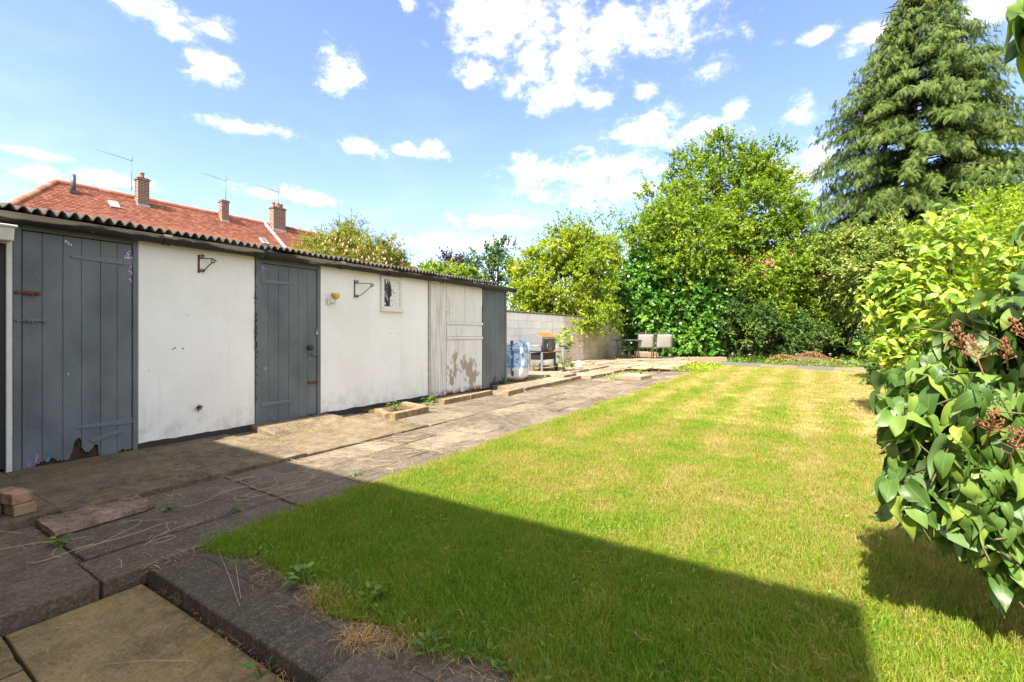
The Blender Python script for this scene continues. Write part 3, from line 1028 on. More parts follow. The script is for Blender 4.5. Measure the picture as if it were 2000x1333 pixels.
bolt(d1, .985, 1.145, 1.475, MT['rust']); bolt(d1, .985, 1.18, 1.25, MT['grey_iron'])
sp = [(1.735 + random.gauss(0, .012), 1.86 + random.gauss(0, .03), random.uniform(.008, .024)) for _ in range(16)]
sp += [(1.745 + random.gauss(0, .008), 1.70 + random.gauss(0, .07), random.uniform(.005, .013)) for _ in range(22)]
sp += [(1.40 + random.gauss(0, .10), 1.93 + random.gauss(0, .02), random.uniform(.002, .006)) for _ in range(22)]
sp += [(1.10 + random.gauss(0, .05), .07 + random.gauss(0, .02), random.uniform(.004, .014)) for _ in range(14)] + [(1.12, .12, .014)]
flakes(d1, sp, MT['purple'])
flakes(d1, [(y + random.gauss(0, .006), z + random.gauss(0, .006), s * .55) for y, z, s in sp[:40]], MT['chipwhite'], x=XF + .0033)
flakes(d1, [(1.30, 1.945, .012), (1.315, 1.925, .014), (1.33, 1.915, .012)], MT['chipwhite'])
flakes(d1, [(1.315, .79, .013), (1.32, .775, .011)], MT['lichen'])
flakes(d1, [(1.09, .33, .016), (1.12, .325, .013), (1.19, .085, .022), (1.18, .07, .02)], MT['teal'])
fr = MB(); fr.box(-5.50, XF + .012, .98, 1.03, -.02, 2.06); fr.build('door_frame', MT['grey'], shed, .004)
fr = MB(); fr.box(-5.50, XF + .006, 1.768, 1.809, -.02, 2.06); fr.build('door_frame', MT['grey'], shed, .004)
fr = MB(); fr.box(-5.50, XF + .010, 1.031, 1.767, 1.992, 2.059); fr.build('door_lintel', MT['grey'], shed, .004)
sl = MB(); sl.box(-5.52, XF + .004, .985, 1.805, -.06, .012); sl.build('door_sill', MT['plinth'], shed, .012)

# door 2
d2 = empty('door', (XF, 3.35, 0)); d2.parent = shed; d2.location = Vector((XF, 3.35, 0)) - OFF['shed']; KIDS['shed'].append(d2)
d2['label'] = 'narrow slate grey plank door with round knob and padlock'
ys = [2.985, 3.085, 3.21, 3.34, 3.47, 3.60, 3.728]
for i in range(6):
    plank(d2, ys[i], ys[i + 1], .045 + .008 * i, 1.965, XF - .030, XF + random.uniform(-.0025, .0), MT['grey'], jag=.010)
strap(d2, 2.985, 3.42, 1.76, .05); strap(d2, 2.985, 3.37, .305, .05)
k = MB(); k.lathe((XF, 3.615, .955), [(.034, 0), (.034, .006), (.014, .008), (.013, .03), (.028, .038), (.034, .052), (.028, .066), (.0, .07)], 18, 'x'); k.build('knob', MT['iron'], d2)
bolt(d2, 3.60, 3.75, .505, MT['rust']); 
m = MB(); m.box(XF + .002, XF + .018, 3.705, 3.738, 1.12, 1.165); m.tube([(XF + .01, 3.711, 1.165), (XF + .01, 3.711, 1.19), (XF + .01, 3.721, 1.2), (XF + .01, 3.732, 1.19), (XF + .01, 3.732, 1.165)], .004, 7)
m.build('padlock', MT['galv'], d2, .003)
m = MB(); m.box(XF + .001, XF + .005, 3.70, 3.775, 1.178, 1.205); m.build('hasp', MT['rust'], d2, .001)
bolt(d2, 3.64, 3.75, .86, MT['grey_iron'])
sp = [(3.015 + random.gauss(0, .016), 1.90 + random.gauss(0, .028), random.uniform(.006, .018)) for _ in range(26)]
flakes(d2, sp, MT['purple'])
flakes(d2, [(3.015 + random.gauss(0, .02), 1.90 + random.gauss(0, .03), random.uniform(.003, .008)) for _ in range(10)], MT['chipwhite'], x=XF + .0033)
flakes(d2, [(3.04, .715, .028), (3.05, .725, .02), (3.56, .86, .018), (3.63, .82, .014)], MT['lichen'])
flakes(d2, [(3.14, .12, .022), (3.15, .10, .02), (3.69, .065, .032), (3.70, .05, .02), (3.20, .04, .012)], MT['teal'])
fr = MB(); fr.box(-5.50, XF + .012, 2.928, 2.983, -.02, 2.06); fr.build('door_frame', MT['grey'], shed, .004)
fr = MB(); fr.box(-5.50, XF + .012, 3.731, 3.782, -.02, 2.06); fr.build('door_frame', MT['grey'], shed, .004)
fr = MB(); fr.box(-5.50, XF + .010, 2.984, 3.73, 1.972, 2.059); fr.build('door_lintel', MT['grey'], shed, .004)
sl = MB(); sl.box(-5.52, XF + .002, 2.985, 3.78, -.06, .04); sl.build('door_sill', MT['plinth'], shed, .01)
random.seed(5)
ch = MB()
for k in range(70):
    z = random.uniform(.3, 1.95) if random.random() < .5 else random.uniform(.95, 1.3); y = 2.925 + random.uniform(-.012, .018); s = random.uniform(.004, .012)
    ch.prism([(y - s * .5, z - s), (y + s * .5, z - s * random.uniform(.6, 2)), (y + s * .6, z + s), (y - s * .4, z + s * random.uniform(.8, 2.5))], XF + .011, XF + .0135 + random.uniform(0, .001), 'x')
ch.build('paint_chip', MT['black'], shed)['kind'] = 'stuff'

# door 3: white stable door, with a wide white board at its left
fr = MB(); fr.box(-5.50, XF + .016, 5.85, 5.905, .0, 2.06); fr.build('corner_post', MT['old_post'], shed, .004)
random.seed(8)
for i in range(3):
    y0 = 5.907 + i * .137
    plank(shed, y0, y0 + .137, .03, 2.03, XF - .03, XF + random.uniform(-.003, 0), MT['white_wood'], jag=.03)
d3 = empty('door', (XF, 6.85, 0)); d3.parent = shed; d3.location = Vector((XF, 6.85, 0)) - OFF['shed']; KIDS['shed'].append(d3)
d3['label'] = 'white stable door with paint flaking off its lower half'
for y0, y1 in ((6.326, 6.858), (6.864, 7.403)):
    plank(d3, y0 + .003, y1 - .003, 1.347, 2.03, XF - .028, XF - .004, MT['white_wood'], name='upper_panel')
plank(d3, 6.328, 7.403, 1.075, 1.295, XF - .028, XF, MT['white_wood'], name='middle_panel')
plank(d3, 6.328, 7.403, .035, 1.02, XF - .028, XF, MT['white_wood'], jag=.02, name='lower_panel')
for z in (1.298, 1.024):
    r_ = MB(); r_.box(XF - .026, XF + .022, 6.316, 7.412, z, z + .046); r_.build('rail', MT['white_wood'], d3, .004)
h = MB(); h.box(XF + .001, XF + .006, 6.30, 6.33, 1.49, 1.55); h.tube([(XF + .006, 6.315, 1.52), (XF + .05, 6.315, 1.52), (XF + .055, 6.34, 1.52), (XF + .055, 6.42, 1.515)], .008, 8); h.lathe((XF + .055, 6.42, 1.515), [(.0, -.01), (.013, 0), (.0, .012)], 8, 'y')
h.build('handle', MT['white_plastic'], d3)
rail = MB(); rail.box(XF - .05, XF - .012, 5.92, 7.40, -.03, .028); rail.build('bottom_rail', MT['rust'], shed, .006)
# dark grey boards at the far end, broken at the foot
random.seed(12)
yb = np.linspace(7.43, 8.22, 8)
for i in range(7):
    brk = .04 if i < 2 else random.uniform(.10, .22)
    plank(shed, yb[i], yb[i + 1], brk * .5, 2.035, XF - .028, XF + random.uniform(-.003, 0), MT['grey'], jag=.03 if i < 2 else .16)
b = MB(); b.box(XF - .07, XF - .035, 7.44, 8.21, -.02, .11); b.build('sole_plate', MT['rot'], shed, .01)
b = MB(); b.box(XF - .075, XF + .008, 8.222, 8.29, -.05, 2.03); b.build('corner_post', MT['grey'], shed, .004)
k = MB(); k.lathe((XF, 7.445, 1.06), [(.012, 0), (.014, .02), (.0, .026)], 10, 'x'); k.build('knob', MT['rust'], shed)
# black boarded bay and white trim strip at the near end
t = MB(); t.box(-5.50, XF + .014, .943, .978, -.02, 2.0); t.build('trim_board', MT['trim'], shed, .004)
random.seed(14)
yb = np.linspace(-1.7, .941, 17)
for i in range(16):
    plank(shed, yb[i], yb[i + 1], .06, 2.04, XF - .03, XF + random.uniform(-.004, .004), MT['black'])
# window
win = empty('window', (XF, 5.0, 1.75)); win.parent = shed; win.location = Vector((XF, 5.0, 1.75)) - OFF['shed']; KIDS['shed'].append(win)
y0, y1, z0, z1 = 4.80, 5.235, 1.50, 2.015
for q in ((y0, y0 + .055, z0, z1), (y1 - .055, y1, z0, z1), (y0 + .0565, y1 - .0565, z1 - .05, z1), (y0 + .0565, y1 - .0565, z0, z0 + .05)):
    fr = MB(); fr.box(XF + .001, XF + .034, *q); fr.build('frame', MT['frame_white'], win, .004)
fr = MB(); fr.box(XF + .001, XF + .016, y0 + .056, y1 - .056, z0 + .051, z1 - .051); fr.build('pane', MT['window'], win)
fr = MB(); fr.box(XF + .001, XF + .060, y0 - .012, y1 + .012, z0 - .028, z0 - .001); fr.build('sill', MT['frame_white'], win, .004)
# dark holes left by old fixings
hm = MB()
for y, z in ((2.10, .985), (2.12, .995), (2.19, .985), (4.99, 1.14), (5.17, 1.13)):
    hm.lathe((XF - .001, y, z), [(.008, 0.002), (.005, .0022), (0, .0024)], 8, 'x')
hm.build('nail_hole', MT['rot'], shed)['kind'] = 'stuff'

# gutter: black half round lengths with collars
gx, gz = XF + .105, 2.082
for a, b in ((-1.8, .78), (.78, 2.0), (2.0, 3.02), (3.02, 4.02), (4.02, 4.86), (4.86, 6.1), (6.1, 7.3), (7.3, 8.42)):
    prof = [(gx + .062 * math.cos(t), gz + .068 * math.sin(t) - .004 * a * 0) for t in np.linspace(math.pi, 2 * math.pi, 11)]
    prof += [(gx + .068, gz + .012), (gx + .060, gz + .014)] + [(gx + .054 * math.cos(t), gz + .060 * math.sin(t)) for t in np.linspace(2 * math.pi, math.pi, 9)] + [(gx - .062, gz + .014)]
    m = MB(); m.prism(prof, a + .004, b - .004, 'y')
    m.build('gutter_length', MT['gutter'], shed)
    prof2 = [(gx + .070 * math.cos(t), gz + .076 * math.sin(t)) for t in np.linspace(math.pi, 2 * math.pi, 11)] + [(gx + .066, gz + .02), (gx - .066, gz + .02)]
    m = MB(); m.prism(prof2, b - .035, b + .035, 'y'); m.build('gutter_joint', MT['gutter'], shed, .003)
fb = MB(); fb.box(XF + .012, XF + .036, -1.8, 8.36, 2.03, 2.10); fb.build('fascia', MT['black'], shed, .003)


# corrugated roof sheets
def roof_sheet(y0, y1, k):
    lam, amp = .0765, .0225
    n = int((y1 - y0) / lam * 8)
    ys = np.linspace(y0, y1, n + 1)
    tilt = math.tan(R(9.0))
    V = []
    for x in (XF + .140 + random.uniform(-.022, .022), XF - .6, XF - 1.85):
        zb = 2.135 + (XF + .13 - x) * tilt + (k % 2) * .006
        for y in ys: V.append((x, y, zb + amp * (1 + .12 * math.sin(y * 3.7 + k)) * math.sin(2 * math.pi * y / lam) + random.uniform(-.003, .003) + .006 * math.sin(y * 5.3 + 2 * k)))
    m = n + 1
    F = [(r * m + i, r * m + i + 1, (r + 1) * m + i + 1, (r + 1) * m + i) for r in range(2) for i in range(n)]
    o = np_mesh('roof_sheet', np.array(V), np.array(F), MT['cement'], shed, smooth=True)
    so = o.modifiers.new('thickness', 'SOLIDIFY'); so.thickness = .009; so.offset = 1
    return o


random.seed(3)
yy = np.arange(-1.75, 8.7, .95)
for k in range(len(yy) - 1): roof_sheet(yy[k], yy[k + 1] + .05, k)

# ---- things fixed to the shed
lamp = empty('wall_lamp', (XF, 3.90, 1.57), 'small wall lamp with an amber glass cup beside the narrow grey door', 'lamp')
m = MB(); m.box(XF + .001, XF + .05, 3.865, 3.915, 1.53, 1.60); m.build('base', MT['white_plastic'], lamp, .006, 2)
m = MB(); m.tube([(XF + .05, 3.905, 1.545), (XF + .10, 3.925, 1.535), (XF + .115, 3.93, 1.555), (XF + .115, 3.93, 1.59)], .012, 8); m.build('arm', MT['white_plastic'], lamp)
m = MB(); m.lathe((XF + .115, 3.93, 1.59), [(.0, 0), (.018, 0), (.045, .02), (.055, .05), (.056, .085), (.051, .085), (.048, .05), (.02, .014), (0, .012)], 18); m.build('glass_cup', MT['amber'], lamp)

fl = empty('floodlight', (XF, .93, 1.9), 'off white floodlight casing high on the near end of the shed', 'light')
m = MB(); m.prism([(XF + .045, 1.965), (XF + .22, 1.965), (XF + .19, 1.865), (XF + .06, 1.865)], .76, .955, 'y'); m.build('casing', MT['trim'], fl, .008, 2)
m = MB(); m.box(XF + .04, XF + .235, .745, .968, 1.966, 1.985); m.build('cover', MT['trim'], fl, .004)
m = MB(); m.box(XF + .021, XF + .044, .90, .95, 1.86, 1.99); m.build('mounting_plate', MT['trim'], fl, .003)


def spiral(c, r0, turns, sgn, n=22, a0=0.0):
    return [(c[0], c[1] + r0 * (1 - .62 * i / n) * math.cos(a0 + sgn * turns * 6.283 * i / n), c[2] + r0 * (1 - .62 * i / n) * math.sin(a0 + sgn * turns * 6.283 * i / n)) for i in range(n + 1)]


def bracket(y, zt, zb, reach, label, mat, y_dir):
    o = empty('hanging_basket_bracket', (XF, y, zt), label, 'bracket', 'iron hanging basket brackets on the shed wall')
    m = MB(); m.box(XF + .001, XF + .006, y - .010, y + .010, zb, zt); m.build('back_plate', mat, o, .001)
    # the arm stands out from the wall at an angle, swung along it
    dx, dy = math.sin(R(38)), math.cos(R(38)) * y_dir
    P = lambda a, z: (XF + .012 + a * dx, y + a * dy, z)
    zt2 = zt - (zt - zb) * .18
    m = MB(); m.tube([P(0, zt2), P(reach, zt2)], .006, 6)
    m.tube([P(.0, zb + .02), P(reach * .35, zb + (zt2 - zb) * .18), P(reach * .7, zb + (zt2 - zb) * .55), P(reach, zt2 - .03)], .006, 6)
    m.build('arm', mat, o)
    for a, z, r_, s in ((reach * 1.0, zt2 - .028, .026, 1), (.03, zb + .03, .022, -1), (.028, zt2 + .02, .018, 1)):
        m = MB(); m.tube([P(a + q[1], q[2]) for q in spiral((0, 0, z), r_, 1.3, s)], .0048, 6); m.build('scroll', mat, o)
    return o


bracket(2.335, 1.97, 1.78, .13, 'rusty iron basket bracket high on the white wall between the grey doors', MT['rust'], 1)
bracket(4.33, 1.90, 1.645, .23, 'black scrolled iron basket bracket left of the small peeling window', MT['iron'], 1)
tf = MB()
random.seed(9)
for k in range(46):
    a = random.uniform(0, 6.28); l = random.uniform(.02, .055)
    tf.tube([(XF + .002, 2.33, .37), (XF + .018 + random.uniform(0, .02), 2.33 + l * .6 * math.cos(a), .365 + l * .5 * math.sin(a)), (XF + .012 + random.uniform(0, .03), 2.33 + l * math.cos(a), .36 + l * .8 * math.sin(a) - .008)], [.0022, .0016, .0008], 4)
tag(tf.build('dry_weed', MT['rot']), 'dead brown tuft of weed growing from the white wall between the grey doors', 'weed')

# ------------------------------------------------------------------ things on the ground near the shed
def brick_at(name, c, size, rz, mat, label, cat='brick', group=None, tilt=0):
    o = empty(name, c, label, cat, group)
    o.rotation_euler = (tilt, 0, rz)
    m = MB(); m.box(-size[0] / 2, size[0] / 2, -size[1] / 2, size[1] / 2, 0, size[2])
    me_o = m.build(name + '_tmp', mat, None, .006, 2)
    bpy.data.objects.remove(o)
    me_o.name = name
    me_o.location = c; me_o.rotation_euler = (tilt, 0, rz)
    return tag(me_o, label, cat, group)


G = 'loose bricks stacked by the black boarded end of the shed'
brick_at('brick', (-4.095, .765, .047), (.22, .105, .066), R(8), MT['brick'], 'mossy buff brick under the pinkish brick of the near stack', 'brick', G)
brick_at('brick', (-4.105, .745, .115), (.215, .10, .066), R(14), MT['brick_red'], 'pinkish topped brick on the right of the small stack by the photo\'s left edge', 'brick', G)
brick_at('brick', (-4.18, .625, .047), (.215, .10, .066), R(12), MT['brick'], 'lower buff brick at the far left of the small stack', 'brick', G)
brick_at('brick', (-4.18, .615, .115), (.215, .10, .066), R(17), MT['brick'], 'upper buff brick at the far left of the small stack', 'brick', G)
# broken rough slab
random.seed(6)
V = []
n = 14
for i in range(n + 1):
    t = i / n; y = .80 + .50 * t
    xl = -3.885 + random.uniform(-.012, .012) + .03 * max(0, t - .85) * 6 * .1; xr = -3.57 + .05 * (1 - t) * .6 + random.uniform(-.014, .014) - .14 * max(0, t - .8)
    V.append((xl, y, xr))
m = MB()
vs, fs = [], []
for i, (xl, y, xr) in enumerate(V):
    for k in range(6):
        x = xl + (xr - xl) * k / 5
        vs.append((x, y + random.uniform(-.004, .004), .034 + random.uniform(-.006, .008)))
    vs += [(xr + .006, y, .012), (xr - .005, y, .002), (xl - .004, y, .002)]
q = 9
for i in range(n):
    for k in range(8):
        fs.append((i * q + k, i * q + k + 1, (i + 1) * q + k + 1, (i + 1) * q + k))
fs.append(tuple(range(q)))
fs.append(tuple(n * q + k for k in range(q - 1, -1, -1)))
m.add(vs, fs)
tag(m.build('stone_slab', MT['rough']), 'rough pinkish broken stone slab lying along the joint of the path', 'stone')

# brick planter frame
pl = empty('brick_planter', (-4.78, 4.68, 0), 'low open frame of edging bricks with weeds against the shed wall', 'planter')
def edging(parent, ax, ay, bx, by, h, t, mat, n, name='brick', z=0.0):
    L_ = math.hypot(bx - ax, by - ay); a = math.atan2(by - ay, bx - ax)
    for i in range(n):
        M_ = Matrix.Translation((ax, ay, z)) @ Matrix.Rotation(a + random.uniform(-.015, .015), 4, 'Z')
        g = .004
        m_ = MB(); m_.box(L_ * i / n + g, L_ * (i + 1) / n - g, -t / 2, t / 2, -.01, h + random.uniform(-.004, .004), M_)
        m_.build(name, mat, parent, .006, 2)
edging(pl, -4.56, 4.25, -4.60, 4.94, .095, .10, MT['brick'], 3)
edging(pl, -4.62, 4.24, -5.05, 4.44, .09, .10, MT['brick'], 2)
edging(pl, -4.66, 4.96, -5.20, 5.08, .09, .10, MT['brick'], 2)
m = MB(); m.prism([(-5.36, 4.42), (-5.05, 4.47), (-4.63, 4.31), (-4.66, 4.9), (-5.3, 5.05)], -.02, .045, 'z'); m.build('earth', MT['soil'], pl)
er = empty('brick_edging', (-4.85, 6.1, 0), 'line of buff edging bricks below the white stable door', 'edging')
edging(er, -4.86, 5.58, -4.92, 7.0, .085, .10, MT['brick'], 4)
m = MB(); m.prism([(-5.38, 5.95), (-4.93, 5.62), (-4.97, 6.98), (-5.38, 6.98)], -.02, .03, 'z'); m.build('rubble_base', MT['apron'], er)
er = empty('brick_edging', (-4.6, 7.4, 0), 'short row of edging bricks at the corner of the low platform beside the shed', 'edging')
edging(er, -4.57, 6.98, -4.66, 7.66, .085, .12, MT['brick'], 2)

# low stepped platforms where bag and barbecue stand
pf = empty('raised_paving', (-5.3, 9.4, 0), kind='structure')
random.seed(31)
def flag(poly, z0, z1, name='paving_slab', mat=None, par=None):
    m_ = MB(); m_.prism(poly, z0, z1, 'z'); return m_.build(name, mat or MT['far_slab'], par or pf, .008, 2)
flag([(-5.38, 7.72), (-4.72, 7.66), (-4.62, 7.78), (-4.66, 8.9), (-5.38, 8.9)], -.02, .068)
flag([(-6.86, 8.32), (-5.39, 8.32), (-5.39, 9.2), (-6.86, 9.2)], -.02, .068)
flag([(-5.38, 8.91), (-4.66, 8.91), (-4.70, 10.0), (-5.38, 10.0)], -.02, .066)
for (x0, x1) in ((-6.85, -6.1), (-6.095, -5.4), (-5.395, -4.86)):
    for (y0, y1) in ((9.21, 10.0), (10.005, 10.75)):
        flag([(x0, max(y0, 10.01) if x0 > -5.4 else y0), (x1, max(y0, 10.01) if x0 > -5.4 else y0), (x1 - random.uniform(0, .03), y1), (x0, y1)], -.02 if x0 < -5.4 else .0, .125 + random.uniform(-.004, .004))
flag([(-4.855, 10.01), (-4.70, 10.03), (-4.74, 10.7), (-4.855, 10.7)], -.02, .07)
for (x0, x1, zz) in ((-6.85, -6.0, .12), (-5.995, -5.2, .11), (-5.195, -4.5, .06)):
    for y0 in (10.76, 11.55, 12.35, 13.15):
        flag([(x0, y0), (x1, y0 + random.uniform(0, .02)), (x1 - .01, y0 + .78), (x0 + .005, y0 + .78)], -.02, zz + random.uniform(-.01, .01))
# far patio
fp = empty('far_patio', (-5, 16.5, 0), kind='structure')
random.seed(17)
for i, x0 in enumerate(np.arange(-6.85, -3.3, .6)):
    for j, y0 in enumerate(np.arange(14.0, 21.5, .75)):
        if y0 < 14.7 and -4.2 < x0: continue
        if x0 > -4.0 and y0 > 19: continue
        z = .10 + .008 * j + random.uniform(-.012, .014)
        a = random.uniform(-.02, .02)
        flag([(x0 + .01, y0 + .01 + a), (x0 + .59, y0 + .01 - a), (x0 + .59 + a, y0 + .74), (x0 + .01 + a, y0 + .74)], z - .12, z, 'paving_slab', MT['far_slab'], fp)
for (px_, py_, rz, s) in ((-4.75, 13.75, .12, .34), (-4.2, 13.9, -.1, .34), (-3.7, 14.3, .2, .26)):
    c_, s_ = math.cos(rz), math.sin(rz)
    flag([(px_ + x * c_ - y * s_, py_ + x * s_ + y * c_) for x, y in ((-s, -s * 1.1), (s, -s * 1.1), (s, s * 1.1), (-s, s * 1.1))], .06, .10, 'paving_slab', MT['far_slab'], fp)
tag_o = MB(); tag_o.box(-.36, .36, -.28, .28, 0, .05, Matrix.Translation((-6.15, 14.0, .128)) @ Matrix.Rotation(.35, 4, 'Z') @ Matrix.Rotation(.06, 4, 'X'))
tag(tag_o.build('paving_slab', MT['far_slab'], None, .006), 'loose tilted paving slab at the near left corner of the far patio', 'slab')

# raised manhole-like paver
mh = empty('inspection_cover', (-3.65, 11.5, 0), 'square raised stone cover with a pale top standing on the path', 'cover')
Mh = Matrix.Translation((-3.63, 11.45, 0)) @ Matrix.Rotation(R(-6), 4, 'Z')
m = MB(); m.box(-.33, .33, -.36, .36, -.01, .085, Mh); m.build('stone_base', MT['wood'], mh, .012, 2)
m = MB(); m.box(-.16, .20, -.16, .22, .0855, .092, Mh); m.build('top_plate', MT['white_plastic'], mh, .004)
m = MB(); m.lathe((-3.5, 11.6, .10), [(.03, 0), (.03, .05), (.0, .06)], 10); m.build('lifting_knob', MT['iron'], mh)

bl = MB(); bl.lathe((-5.6, 12.5, .11), [(.0, 0)] + [(.12 * math.sin(t), .097 - .12 * math.cos(t)) for t in np.linspace(.63, math.pi, 12)], 22)
tag(bl.build('ball', MT['ball']), 'cream half buried ball lying on the slabs past the barbecue', 'ball')

# ------------------------------------------------------------------ builder's bag
def mat_bag():
    M = Mat('woven_bag_fabric'); p = M.pos(); x, y, z = M.xyz()
    n = M.noise(M.pos((3, 3, 6)), 2.2, 6, .65, .6)
    band = M.step(z, .34, .42)
    blue = M.ramp(n, [(.3, (.06, .17, .36)), (.46, (.16, .33, .55)), (.54, (.52, .60, .66)), (.7, (.72, .75, .76))])
    c = M.mix(band, (.66, .65, .64), blue)
    c = M.mix(M.step(z, .22, .1), c, (.34, .26, .17))
    return M.pbr(c, .6, M.bump(M.noise(p, 14, 6, .65), .8, .03), .35)


MT['bag'] = mat_bag()
bag = empty('builders_bag', (-5.62, 8.78, .068), 'crumpled blue and white bulk builders bag beside the grey end of the shed', 'bag')
g = np.random.default_rng(4)
nr, ns = 26, 56
V = []
ph = g.uniform(0, 6.28, 12)
for i in range(nr + 1):
    t = i / nr; z = .068 + .86 * t
    rr_ = .40 * (1 - .10 * abs(t - .35) - .62 * max(0, .12 - t) * 4) * (1 - .25 * max(0, t - .8))
    for k in range(ns):
        a = 2 * math.pi * k / ns
        e = 3.2
        r_ = rr_ / ((abs(math.cos(a)) ** e + abs(math.sin(a)) ** e) ** (1 / e))
        r_ *= 1 + .030 * math.sin(7 * a + ph[0] + 9 * t) + .022 * math.sin(13 * a - 14 * t + ph[1]) + .018 * math.sin(5 * a + 23 * t + ph[2]) + .012 * math.sin(21 * a + 31 * t)
        zz = z + (.10 * max(0, t - .55) * (math.cos(4 * (a - .78)) + .5 * math.sin(2 * a + 1))) * 1.6
        V.append((-5.62 + r_ * math.cos(a + .35), 8.78 + r_ * math.sin(a + .35), zz))
V.append((-5.62, 8.78, .07)); V.append((-5.60, 8.80, .72))
F = [(i * ns + k, i * ns + (k + 1) % ns, (i + 1) * ns + (k + 1) % ns, (i + 1) * ns + k) for i in range(nr) for k in range(ns)]
m = MB(); m.add(V, F + [(nr * ns + k, nr * ns + (k + 1) % ns, len(V) - 1) for k in range(ns)] + [((k + 1) % ns, k, len(V) - 2) for k in range(ns)], True)
m.build('sack', MT['bag'], bag)
MT['strap'] = simple('blue_webbing', (.035, .11, .19), .7, .2, 40, .3)
def band(pts, wvec, mat, name):
    wv = Vector(wvec); vs = []
    for p in pts: vs += [Vector(p) - wv, Vector(p) + wv]
    m_ = MB(); m_.add(vs, [(2 * i, 2 * i + 1, 2 * i + 3, 2 * i + 2) for i in range(len(pts) - 1)])
    o_ = m_.build(name, mat, bag); so = o_.modifiers.new('t', 'SOLIDIFY'); so.thickness = .004; return o_
def bag_pt(ang, t, out=.006):
    k = int(round((ang - .35) / (2 * math.pi) * ns)) % ns
    p = Vector(V[int(round(t * nr)) * ns + k]); c = Vector((-5.62, 8.78, p.z))
    return p + (p - c).normalized() * out
sa = R(-52)
band([bag_pt(sa, t) for t in (.04, .15, .27, .4, .5, .62, .73, .85, .96)] + [bag_pt(sa, 1.0) + Vector((-.02, .03, .10)), bag_pt(sa, 1.0) + Vector((-.09, .12, .09)), bag_pt(sa, 1.0) + Vector((-.12, .16, -.04))], (.024, .016, 0), MT['strap'], 'strap')
band([bag_pt(R(2), .80), bag_pt(R(0), .92), bag_pt(R(4), 1.0) + Vector((.0, .02, .05)), bag_pt(R(8), .98) + Vector((.06, .03, .02)), bag_pt(R(8), .86) + Vector((.075, .02, 0)), bag_pt(R(6), .74) + Vector((.04, .02, 0))], (.012, .024, .0), MT['bag'], 'lifting_loop')

# ------------------------------------------------------------------ barbecue
bb = empty('barbecue', (-6.05, 11.1, .125), 'grey trolley barbecue with a rusty orange lid by the white block wall', 'barbecue')
x0, x1, y0, y1, zg = -6.30, -5.86, 10.72, 11.52, .125
for lx in (x0 + .02, x1 - .02):
    for ly in (y0 + .03, y1 - .03):
        wheelside = ly > 11
        m = MB(); m.box(lx - .03, lx + .03, ly - .02, ly + .02, zg + (.09 if wheelside else 0), .63); m.build('leg', MT['bbq'], bb, .004)
m = MB()
m.prism([(x0, .86), (x0 + .03, .66), (x0 + .09, .62), (x1 - .09, .62), (x1 - .03, .66), (x1, .86)], y0, y1, 'y'); m.build('firebox', MT['bbq'], bb, .008, 2)
m = MB(); m.prism([(x0, .864), (x0, 1.10), (x0 + .02, 1.145), (x0 + .24, 1.14), (x1 - .01, 1.02), (x1, 1.0), (x1, .864)], y0 + .002, y1 - .002, 'y'); lid = m.build('lid', MT['bbq'], bb, .008, 2)
m = MB(); m.prism([(x0 + .24, 1.146), (x1 - .008, 1.026), (x1 - .006, 1.032), (x0 + .24, 1.153)], y0 + .015, y1 - .015, 'y'); m.build('lid_panel', MT['bbq_rust'], bb, .002)
m = MB(); m.box(x1 + .001, x1 + .012, y0 + .05, y1 - .05, .68, .97); m.build('front_door', MT['bbq_dark'], bb, .004)
m = MB(); m.lathe((x1 + .012, 11.12, .80), [(.15, 0), (.15, .012), (.12, .02), (.12, .012), (.0, .012)], 20, 'x'); m.build('air_vent', MT['bbq'], bb)
m = MB(); m.box(x1 + .002, x1 + .03, y0 + .16, y1 - .16, .975, .99); m.build('lid_handle', MT['steel'], bb, .003)
m = MB(); m.lathe((x1 - .18, 11.1, 1.085), [(.05, 0), (.05, .02), (.0, .024)], 14); m.build('thermometer', MT['white_plastic'], bb)
m = MB(); m.tube([(x0 + .03, y0 + .0, .80), (x0 + .03, y0 - .12, .80), (x1 - .03, y0 - .12, .80), (x1 - .03, y0, .80)], .012, 8); m.build('side_handle', MT['steel'], bb)
m = MB(); m.box(x1 + .002, x1 + .16, y0 + .02, y1 + .04, .612, .632); m.build('front_shelf', MT['rust'], bb, .003)
m = MB(); m.box(x0 + .06, x1 - .002, y0 + .055, y1 - .055, .42, .60); m.build('ash_drawer', MT['black_plastic'], bb, .004)
m = MB(); m.box(x0 + .04, x1 - .03, y0 + .05, y1 - .05, .215, .232); m.build('lower_shelf', MT['bbq_dark'], bb, .003)
for lx in (x0 - .02, x1 + .03):
    m = MB(); m.lathe((lx, y1 - .03, zg + .085), [(.0, -.02), (.085, -.02), (.088, 0), (.085, .02), (.0, .02)], 20, 'x'); wh = m.build('wheel', MT['black_plastic'], bb)
    m = MB(); m.lathe((lx, y1 - .03, zg + .085), [(.0, -.023), (.03, -.023), (.03, .023), (.0, .023)], 12, 'x'); m.build('hub', MT['bbq'], wh)

